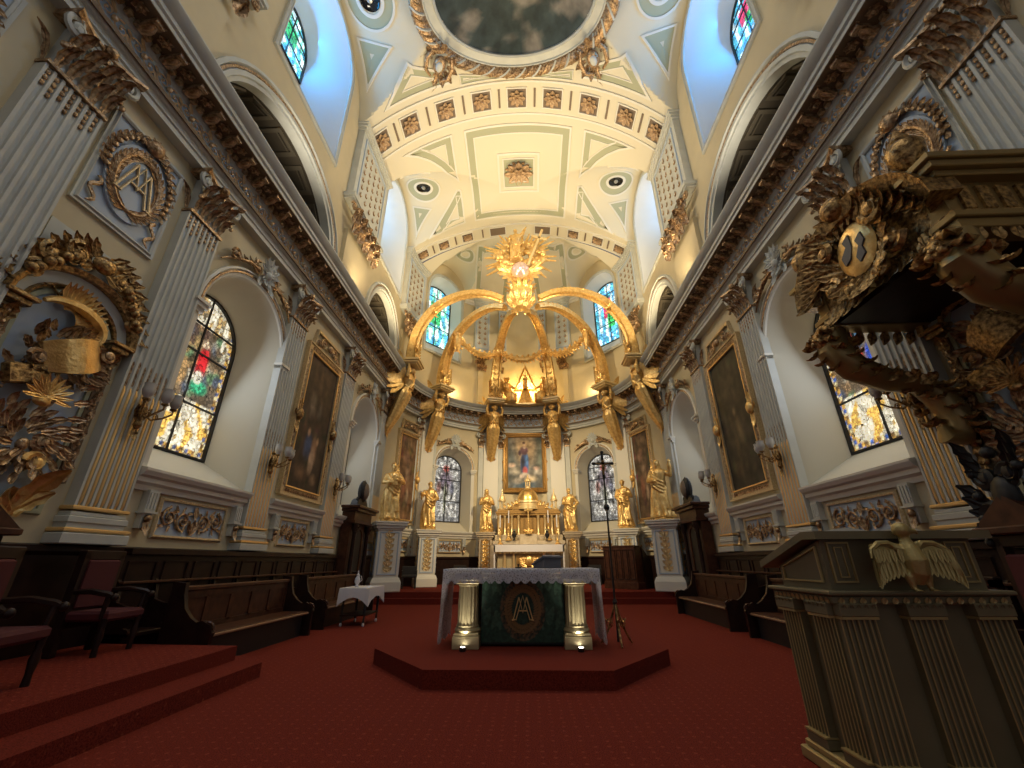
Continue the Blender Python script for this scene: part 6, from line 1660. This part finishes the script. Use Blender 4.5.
# left side platform with red chairs
t = thing('side_platform', 'two step carpeted platform at the lower left edge', 'platform', (-5, 4, 0))
g = MB(); slab(g, [(-1.12,-6),(1.55,-6),(1.55,2.5),(1.1,2.9),(-1.12,2.9)], 0, .17); g.build('lower_step', M['carpet'], t)
g = MB(); slab(g, [(-1.12,-6),(1.10,-6),(1.10,2.6),(-1.12,2.75)], .17, .34); g.build('upper_step', M['carpet'], t)
def armchair(loc, rz, lab, ped=False, crest=False, group=None):
    t = thing('crimson_armchair', lab, 'chair', loc, rz, group)
    g = MB(); g.box(-.30, .30, -.26, .28, .38, .50, .03); g.build('seat', M['redcloth'], t)
    g = MB(); g.box(-.25, .25, -.27, -.20, .52, 1.10 if not ped else 1.45, .02); g.build('back_cushion', M['redcloth'], t)
    top = 1.2 if not ped else 1.62
    g = MB()
    for s in (-1, 1): g.box(s*.29-.04, s*.29+.04, -.31, -.22, 0, top, .01)
    g.box(-.33, .33, -.31, -.22, top-.1, top+.02, .01); g.box(-.3, .3, -.3, -.25, .3, .4); g.build('frame', M['wood'], t)
    for s in (-1, 1):
        g = MB(); g.lathe([(.035,0),(.03,.1),(.045,.22),(.03,.3),(.04,.42)], 10, s*.28, .24); g.build('leg', M['wood'], t)
        g = MB(); g.tube([(s*.30, -.24, .72), (s*.32, 0, .73), (s*.32, .22, .69), (s*.32, .30, .66)], [.03, .035, .035, .02], 6); g.tube([(s*.30, .2, .42), (s*.32, .22, .67)], .025, 6); g.ball((s*.32, .3, .66), .045, 8, 6); g.build('armrest', M['wood'], t)
    if ped:
        g = MB(); g.box(-.42, .42, -.36, -.12, top+.02, top+.10, .015); g.prism([(-.44, top+.10), (.44, top+.10), (0, top+.42)], -.34, -.18); g.build('pediment', M['wood2'], t)
    if crest:
        g = MB()
        for s in (-1, 1):
            g.spiral((s*.2, top+.2), .15, 1.4, 0, s, .06, -.26); g.spiral((s*.14, top+.62), .11, 1.4, 0, -s, .05, -.26)
            for k in range(8): g.leaf((s*(.08+.05*(k % 4)), -.26, top+.05+.10*k), (s*(1-.1*k), 0, .3+.15*k), (0, 1, 0), .34, .2, 1.1)
            for k in range(4): g.ball((s*(.38-.04*k), -.24, top-.05+.24*k), .055, 8, 6)
        g.ball((0, -.26, top+.40), .14, 12, 8, (1, .6, 1.5)); g.ball((0, -.26, top+.86), .07, 8, 6); g.build('carved_crest', M['black'], t)
    return t
armchair((-5.5, 4.45, .05), -H+.05, 'crimson armchair with wooden pediment at the left edge', True)
armchair((-5.45, 6.05, .34), -H+.1, 'plain crimson armchair second from the left edge')
armchair((-4.75, 4.2, .34), -H+.25, 'crimson armchair cut by the left edge of the view')
t = armchair((4.95, 4.72, 0), H-.1, 'dark throne with carved black crest and crimson seat at the right edge', True, True)
t = armchair((5.2, 5.75, 0), H, 'crimson seated armchair behind the olive ambo')

# ---------------------------------------------------------------- canopy on the right wall
(x, y, z), rz = wall_frame(1, 4.65, 0); t = thing('gilded_canopy', 'dark gilded carved canopy jutting from the right wall at the upper right', 'canopy', (x, y, 0), rz)
# local: x -> +Y (deeper), y -> into room
hx, dp = .98, 1.45
g = MB(); g.box(-hx+.05, hx-.05, 0, dp-.05, 4.62, 4.70); g.build('dark_soffit', M['wood'], t)
for s in (-1, 1):
    g = MB()
    for a, b, e in ((4.60, 4.72, .02), (4.72, 4.80, .06), (5.25, 5.33, .10), (5.33, 5.42, .16), (5.42, 5.50, .20)): g.box(s*hx-(.12+e*(s < 0)), s*hx+(.12+e*(s > 0)), 0, dp+e, a, b, .01)
    g.box(s*hx-.10, s*hx+.10, 0, dp, 4.80, 5.25)
    o = g.build('side_entablature', M['bronze2'], t)
    g = MB()
    for k in range(6):
        y0 = .12+.21*k; g.box(s*hx-.13, s*hx+.13, y0, y0+.12, 4.86, 5.19, .01)
    g.box(s*hx-.14, s*hx+.14, .0, dp+.02, 4.80, 4.85, .01); g.build('fluted_blocks', M['bronze'], o)
    g = MB()
    for k in range(7): g.leaf((s*(hx+.12), .15+.19*k, 4.62), (0, .3, -1), (s, 0, 0), .24, .16, .9, 6)
    for k in range(5): g.leaf((s*(hx+.14), .2+.26*k, 5.30), (0, .7*(-1)**k, .6), (s, 0, 0), .26, .15, .9, 6)
    g.build('side_foliage', M['bronze'], o)
arcf = [(-hx*cos(pi*i/14), 5.00+.75*sin(pi*i/14)) for i in range(15)]
g = MB(); g.frame(arcf, [(-.06, dp-.10), (-.06, dp+.02), (.0, dp+.06), (.04, dp+.16), (.14, dp+.2), (.22, dp+.24), (.24, dp-.1)], False); g.build('arched_front', M['bronze'], t)
g = MB(); g.prism(arcf+[(hx, 4.75), (0, 4.95), (-hx, 4.75)], dp-.10, dp-.02); g.build('tympanum', M['bronze'], t)
g = MB(); g.lathe([(.30, -.02), (.33, .04), (.27, .08), (.02, .10)], 24); v = [(a, dp+.05+c, 5.28+b*1.15) for a, b, c in g.v]; q = MB(); q.add(v, g.f); q.build('oval_cartouche', M['gold'], t)
g = MB(); g.prism([(-.02,5.50),(.10,5.46),(.07,5.36),(.19,5.26),(.17,5.12),(.06,5.16),(-.02,5.30)], dp+.12, dp+.16); g.build('heraldic_mark', M['leather'], t); g = MB(); g.prism([(-.20,5.40),(-.09,5.34),(-.12,5.24),(-.03,5.12),(-.06,5.02),(-.17,5.08),(-.16,5.2),(-.22,5.26)], dp+.12, dp+.16); g.build('heraldic_mark', M['leather'], t)
rnd = random.Random(11)
g = MB()
for k in range(20):
    a = 2*pi*k/20; g.leaf((.36*cos(a), dp+.08, 5.28+.42*sin(a)), (cos(a+.7), .2, sin(a+.7)), (0, 1, 0), .38, .2, 1.1, 8)
for s in (-1, 1):
    g.spiral((s*.45, 5.55), .17, 1.5, 0, s, .06, dp+.15); g.spiral((s*.52, 4.98), .15, 1.5, pi, -s, .055, dp+.12); g.spiral((s*.28, 4.78), .11, 1.4, 0, s, .045, dp+.14)
    for k in range(7): g.leaf((s*(.25+.1*k), dp+.12, 5.62-.08*k), (s*.9, .2, .6-.2*k), (0, 1, 0), .42, .2, 1.1, 8)
    for k in range(8): g.leaf((s*(.08+.11*k), dp+.02, 4.84-.03*(k % 2)), (s*.3, .2, -1), (0, 1, 0), .34, .18, 1.0, 7)
g.build('front_carving', M['bronze'], t)
g = MB(); g.ball((0, dp+.2, 5.98), .17, 12, 8, (1.1, .8, 1))
for k in range(9): a = pi*k/8; g.leaf((0, dp+.12, 5.82), (cos(a), .1, sin(a)*.9+.1), (0, 1, 0), .42, .2, .9, 7)
g.build('crest_shell', M['bronze'], t)
for s in (-1, 1):
    g = MB(); g.lathe([(.10,5.50),(.12,5.54),(.05,5.58),(.05,5.62),(.17,5.76),(.19,5.90),(.15,5.98),(.08,6.02),(.10,6.06),(.06,6.14),(.02,6.22)], 16, s*hx, dp+.02); g.build('corner_urn', M['bronze'], t)
    # cherub head under the corner
    g = MB(); c = V3((s*hx, dp+.12, 4.42)); g.ball(c, .16, 14, 10, (.95, 1, 1.1)); g.ball(c+V3((0, .17, -.02)), .03, 6, 5); 
    for q in (-1, 1): g.ball(c+V3((q*.07, .12, -.05)), .055, 8, 6); g.ball(c+V3((q*.06, .15, .04)), .022, 6, 4)
    for k in range(14): a = k*.45; g.ball(c+V3((.14*cos(a), -.02+.03*sin(3*a), .08+.10*abs(sin(a)))), .055, 6, 5)
    g.build('cherub_head', M['bronze'], t)
    # great scroll bracket back to the wall
    g = MB(); P = [(s*hx, dp-.0, 4.55), (s*(hx+.02), dp+.05, 4.25), (s*hx, dp-.15, 3.95), (s*hx, dp-.55, 3.75), (s*hx, dp-.95, 3.70), (s*hx, .30, 3.50), (s*hx, .18, 3.15), (s*hx, .26, 2.92), (s*hx, .42, 2.92), (s*hx, .42, 3.06)]
    g.tube(P, [.20, .23, .22, .19, .17, .20, .22, .18, .13, .06], 12, flat=.85)
    g.build('scroll_bracket', M['bronze2'], t)
    g = MB()
    for k in range(54):
        f = k/54*6.6; i = int(f); p = V3(P[i]).lerp(V3(P[i+1]), f-i); d = (V3(P[i+1])-V3(P[i])).normalized(); a = k*2.2
        g.leaf(p+V3((.16*cos(a), .14*sin(a), .10*sin(a+1))), d+V3((cos(a)*.9, sin(a)*.9, .3)), (cos(a), sin(a), .5), .27, .24, 1.9, 9, 3, .4)
    for k in range(4): g.ball((s*hx, .08, 2.85-.13*k), .085-.008*k, 8, 6, (1, .8, 1)); g.leaf((s*hx, .10, 2.80-.13*k), (.4, .2, -1), (0, 1, 0), .15, .12, .8, 5); g.leaf((s*hx, .10, 2.80-.13*k), (-.4, .2, -1), (0, 1, 0), .15, .12, .8, 5)
    g.build('bracket_foliage', M['bronze'], t)

# ---------------------------------------------------------------- the olive ambo with gilded eagle
LX0, LX1, LY0, LY1 = 2.32, 3.50, 3.42, 4.14
t = thing('ambo', 'large olive painted ambo with fluted pilasters in the right foreground', 'lectern', ((LX0+LX1)/2, (LY0+LY1)/2, 0)); OX, OY = (LX0+LX1)/2, (LY0+LY1)/2
hw, hd = (LX1-LX0)/2, (LY1-LY0)/2
g = MB(); g.box(-hw+.06, hw-.06, -hd+.06, hd-.06, .1, 1.12); g.build('body', M['olive'], t)
g = MB(); g.box(-hw-.06, hw+.06, -hd-.06, hd+.06, 0, .08, .01); g.box(-hw-.03, hw+.03, -hd-.03, hd+.03, .08, .13, .012); g.build('foot', M['olivegold'], t)
def amb_pil(x, y, rz):
    g = MB(); g.box(-.125, .125, -.02, .075, .13, .2, .01); fluted(g, .235, .2, 1.02, .05, 6, .014); o = g.build('fluted_pilaster', M['olive'], t); o.location = (x, y, 0); o.rotation_euler = (0, 0, rz)
    g = MB(); 
    for i in range(7): xx = -.1175+.235*i/6; g.box(xx-.004, xx+.004, .049, .053, .2, 1.02)
    g.box(-.125, .125, -.02, .085, 1.02, 1.037); g.box(-.125, .125, -.02, .085, .2, .212); g.build('gilt_edges', M['olivegold'], o)
    g = MB(); g.box(-.13, .13, -.02, .09, 1.037, 1.12, .006)
    for k in range(5): g.leaf((-.10+.05*k, .08, 1.045), (0, .1, 1), (0, 1, 0), .075, .05, .9, 5)
    g.build('pilaster_capital', M['olive'], o)
for x in (-hw+.13, 0, hw-.13): amb_pil(x, -hd+.05, pi)
for y in (-hd+.17, hd-.14): amb_pil(-hw+.05, y, H); amb_pil(hw-.05, y, -H)
g = MB(); g.box(-hw-.02, hw+.02, -hd-.02, hd+.02, 1.11, 1.17, .012); g.box(-hw-.05, hw+.05, -hd-.05, hd+.05, 1.17, 1.20, .008); g.build('capital_band', M['olive'], t)
g = MB()
for k in range(16):
    x = -hw+2*hw*(k+.5)/16; g.leaf((x, -hd-.02, 1.115), (.0, -.1, 1), (0, -1, 0), .045, .05, .8, 4)
for k in range(12):
    y = -hd+2*hd*(k+.5)/12; g.leaf((-hw-.02, y, 1.115), (-.1, 0, 1), (-1, 0, 0), .045, .05, .8, 4)
g.build('leaf_frieze', M['olivegold'], t)
# attic with sloping desk: high at the front, falling to the back
yb, yf, zf, zb_ = hd+.02, -hd+.02, 1.545, 1.36
g = MB(); R = [[(-hw+.04, -hd+.05, 1.20), (hw-.04, -hd+.05, 1.20), (hw-.04, hd-.05, 1.20), (-hw+.04, hd-.05, 1.20)], [(-hw+.04, -hd+.05, zf), (hw-.04, -hd+.05, zf), (hw-.04, hd-.05, zb_), (-hw+.04, hd-.05, zb_)]]
g.rings(R); g.build('attic', M['olive'], t)
g = MB(); v = [(-hw-.04, -hd-.05, zf), (hw+.04, -hd-.05, zf), (hw+.04, -hd+.12, zf+.005), (hw+.06, hd+.08, zb_-.02), (-hw-.06, hd+.08, zb_-.02), (-hw-.04, -hd+.12, zf+.005)]
g.rings([v, [(a, b, c+.055) for a, b, c in v]]); g.build('desk_board', M['olive'], t)
g = MB(); g.rings([[(-hw+.10, -hd+.2, zf+.06), (hw-.1, -hd+.2, zf+.06), (hw-.1, hd-.0, zb_+.065), (-hw+.1, hd-.0, zb_+.065)], [(-hw+.10, -hd+.2, zf+.066), (hw-.1, -hd+.2, zf+.066), (hw-.1, hd-.0, zb_+.071), (-hw+.1, hd-.0, zb_+.071)]]); g.build('green_baize', M['baize'], t)
for s in (-1, 1):
    g = MB(); x = s*(hw-.16); g.frame([(x-.07, 1.26), (x+.07, 1.26), (x+.07, zf-.03), (x-.07, zf-.03)], [(0, -hd+.06), (0, -hd+.035), (.012, -hd+.035), (.015, -hd+.06)]); g.frame([(x-.025, 1.29), (x+.025, 1.29), (x+.025, zf-.06), (x-.025, zf-.06)], [(0, -hd+.06), (0, -hd+.04), (.008, -hd+.04), (.01, -hd+.06)]); g.build('front_panel_moulding', M['olivegold'], t)
g = MB(); g.M = Matrix.Translation((-hw+.04, 0, 0)) @ Matrix.Rotation(H, 4, 'Z')
g.frame([(-hd+.12, 1.26), (hd-.12, 1.26), (hd-.12, zb_-.01), (-hd+.12, zf-.06)], [(0, -.01), (0, .015), (.012, .015), (.015, -.01)]); g.home(); g.build('side_panel_moulding', M['olivegold'], t)
# papers on the desk
t2 = thing('open_book', 'white paged open book lying on the slanted ambo desk', 'book', (OX-.05, OY-.02, 1.516))
g = MB(); R = []
for i in range(13):
    u = -1+i/6; R.append([(u*.42, -.20, .085+.04*abs(sin(u*pi))*.8), (u*.42, .22, -.04+.04*abs(sin(u*pi))*.8), (u*.42, .22, -.055), (u*.42, -.20, .07)])
g.rings(R); g.build('pages', M['paper'], t2)
g = MB(); g.rings([[(-.44,-.22,.066),(.44,-.22,.066),(.44,.24,-.068),(-.44,.24,-.068)],[(-.44,-.22,.074),(.44,-.22,.074),(.44,.24,-.060),(-.44,.24,-.060)]]); g.build('cover', M['baize'], t2)
# eagle
t = thing('gilded_eagle', 'carved gilded eagle with spread wings on the front of the ambo', 'eagle', (OX-.06, LY0-.10, 1.20))
g = MB(); P = [(0, -.02, .05), (0, -.05, .12), (0, -.06, .20), (0, -.045, .27), (0, -.03, .33), (0, -.03, .37)]
g.tube(P, [.035, .065, .072, .055, .036, .034], 12)
g.ball((-.01, -.035, .40), .054, 14, 10, (1, 1.0, 1.0)); g.tube([(.025, -.05, .395), (.07, -.055, .39), (.088, -.055, .37)], [.026, .017, .004], 7)
for s in (-1, 1):
    g.tube([(s*.04, -.03, .13), (s*.06, -.035, .09), (s*.055, -.04, .015)], [.038, .032, .014], 8)
    for k in (-1, 0, 1): g.tube([(s*.055, -.04, .012), (s*.055+k*.022, -.085, .008)], [.010, .006], 5)
    g.tube([(s*.05, -.02, .27), (s*.11, -.0, .30), (s*.17, .0, .295)], [.035, .03, .022], 8)
me = remesh(g, 'body', .007, M['eagle']); o = bpy.data.objects.new('body', me); COL.objects.link(o); o.parent = t
for s in (-1, 1):
    g = MB(); R = []
    for j in range(13):
        v = j/12; row = []
        for i in range(9):
            u = i/8; xx = .05+.21*sin(min(1, u*1.0)*pi/2)+.03*v*u
            zt_ = .255+.055*sin(u*pi*.85); L_ = .10+.16*u**.8-.02*abs(sin(j*0+u*12)); zz = zt_-L_*v; yy = -.015-.035*sin(v*2.4)*(.5+.5*u)-.02*u*u
            row.append((s*xx, yy, zz))
        R.append(row)
    g.rings(R+[[(a, b+.014, c) for a, b, c in r] for r in reversed(R)], False, False)
    for i in range(9):
        u = (i+.5)/9; g.leaf((s*(.06+.205*sin(u*pi/2)), -.045, .20+.01*sin(u*pi)), (s*.12*u, -.04, -1), (0, -1, 0), .10+.09*u, .062, .15, 6, 1, .2)
    for i in range(6):
        u = (i+.5)/6; g.leaf((s*(.06+.19*sin(u*pi/2)), -.05, .27), (s*.10*u, -.04, -1), (0, -1, 0), .09, .05, .15, 5, 1, .3)
    g.tube([(s*.05, -.02, .25), (s*.12, -.015, .312), (s*.19, -.02, .31), (s*.255, -.03, .27), (s*.275, -.04, .21)], [.02, .022, .02, .016, .008], 7)
    g.build('wing', M['eagle'], t)
# ---------------------------------------------------------------- light
def light(kind, name, loc, energy, color, size=.3, target=None, sy=None, spot=None, blend=.6, spread=None):
    l = bpy.data.lights.new(name, kind); l.energy = energy; l.color = color
    if kind == 'AREA':
        l.size = size
        if sy: l.shape = 'RECTANGLE'; l.size_y = sy
        if spread: l.spread = rad(spread)
    else: l.shadow_soft_size = size
    if kind == 'SPOT': l.spot_size = rad(spot); l.spot_blend = blend
    o = bpy.data.objects.new(name, l); COL.objects.link(o); o.location = loc
    if target is not None:
        d = V3(target)-V3(loc); o.rotation_euler = d.to_track_quat('-Z', 'Y').to_euler()
    return o
WARM = (1, .78, .46); WARM2 = (1, .70, .34); COOL = (.02, .36, .95); DAY = (.78, .88, 1)
bg.inputs[1].default_value = .16
# unseen area lamps added above the cornice to wash the vault
for s in (-1, 1):
    light('AREA', 'cornice_fill', (s*5.55, 12.3, 10.15), 100, WARM, .5, (s*2.0, 13.5, 19), 1.6, spread=120)
    light('AREA', 'cornice_fill', (s*5.5, 15.9, 10.15), 125, WARM, .5, (s*1.5, 16.5, 19), 1.2, spread=120)
    light('AREA', 'cornice_fill', (s*5.55, 8.0, 10.15), 55, (1, .88, .68), .5, (s*1.0, 9, 20), 1.6, spread=110)
    light('SPOT', 'chancel_fill_spot', (s*5.3, 11.0, 10.4), 3800, WARM, .12, (-s*1.2, 20.5, 5.0), spot=48, blend=.8)  # added pair of unseen spots, brightening the chancel
    light('SPOT', 'chancel_fill_spot', (s*5.3, 9.5, 10.4), 3000, WARM, .12, (-s*2.0, 18, 13.5), spot=42, blend=.8)
    light('POINT', 'apse_fill', (s*3.9, 22.3, 10.5), 28, WARM2, .25)  # added point light warming the apse, no fitting here
    # daylight falling in through the high windows
    light('AREA', 'clerestory_daylight', (s*7.42, 8.08, 17.9), 120, COOL, 1.5, (s*5, 8.08, 17.2), 1.9)
    light('AREA', 'clerestory_daylight', (s*7.42, 15.9, 17.9), 45, (.30, .58, 1), 1.5, (s*5, 15.9, 17.2), 1.9)
    light('AREA', 'window_daylight', (s*7.0, 8.05, 5.4), 30, DAY, 1.6, (0, 8.0, 3.0), 2.6)
    light('AREA', 'window_daylight', (s*7.0, 15.5, 5.4), 16, DAY, 1.6, (0, 15.5, 3.0), 2.6)
light('POINT', 'glory_lamp', (.15, 23.55, 11.1), 330, (1, .66, .22), .2)
light('POINT', 'chancel_fill', (0, 12.8, 14.5), 420, WARM, .5)  # added mid-air fill for the chancel, nothing hangs here
light('AREA', 'nave_fill', (0, 1.0, 16.5), 190, (1, .95, .86), 5, (0, 5, 4), 5)  # added overhead area lamp that brightens the near walls
for s in (-1, 1): light('SPOT', 'column_uplight', (FX+s*.86, FY-.68, .262), 20, (1, .93, .78), .03, (FX+s*.86, FY-.44, 1.0), spot=70, blend=.8)
S.view_settings.exposure = .25
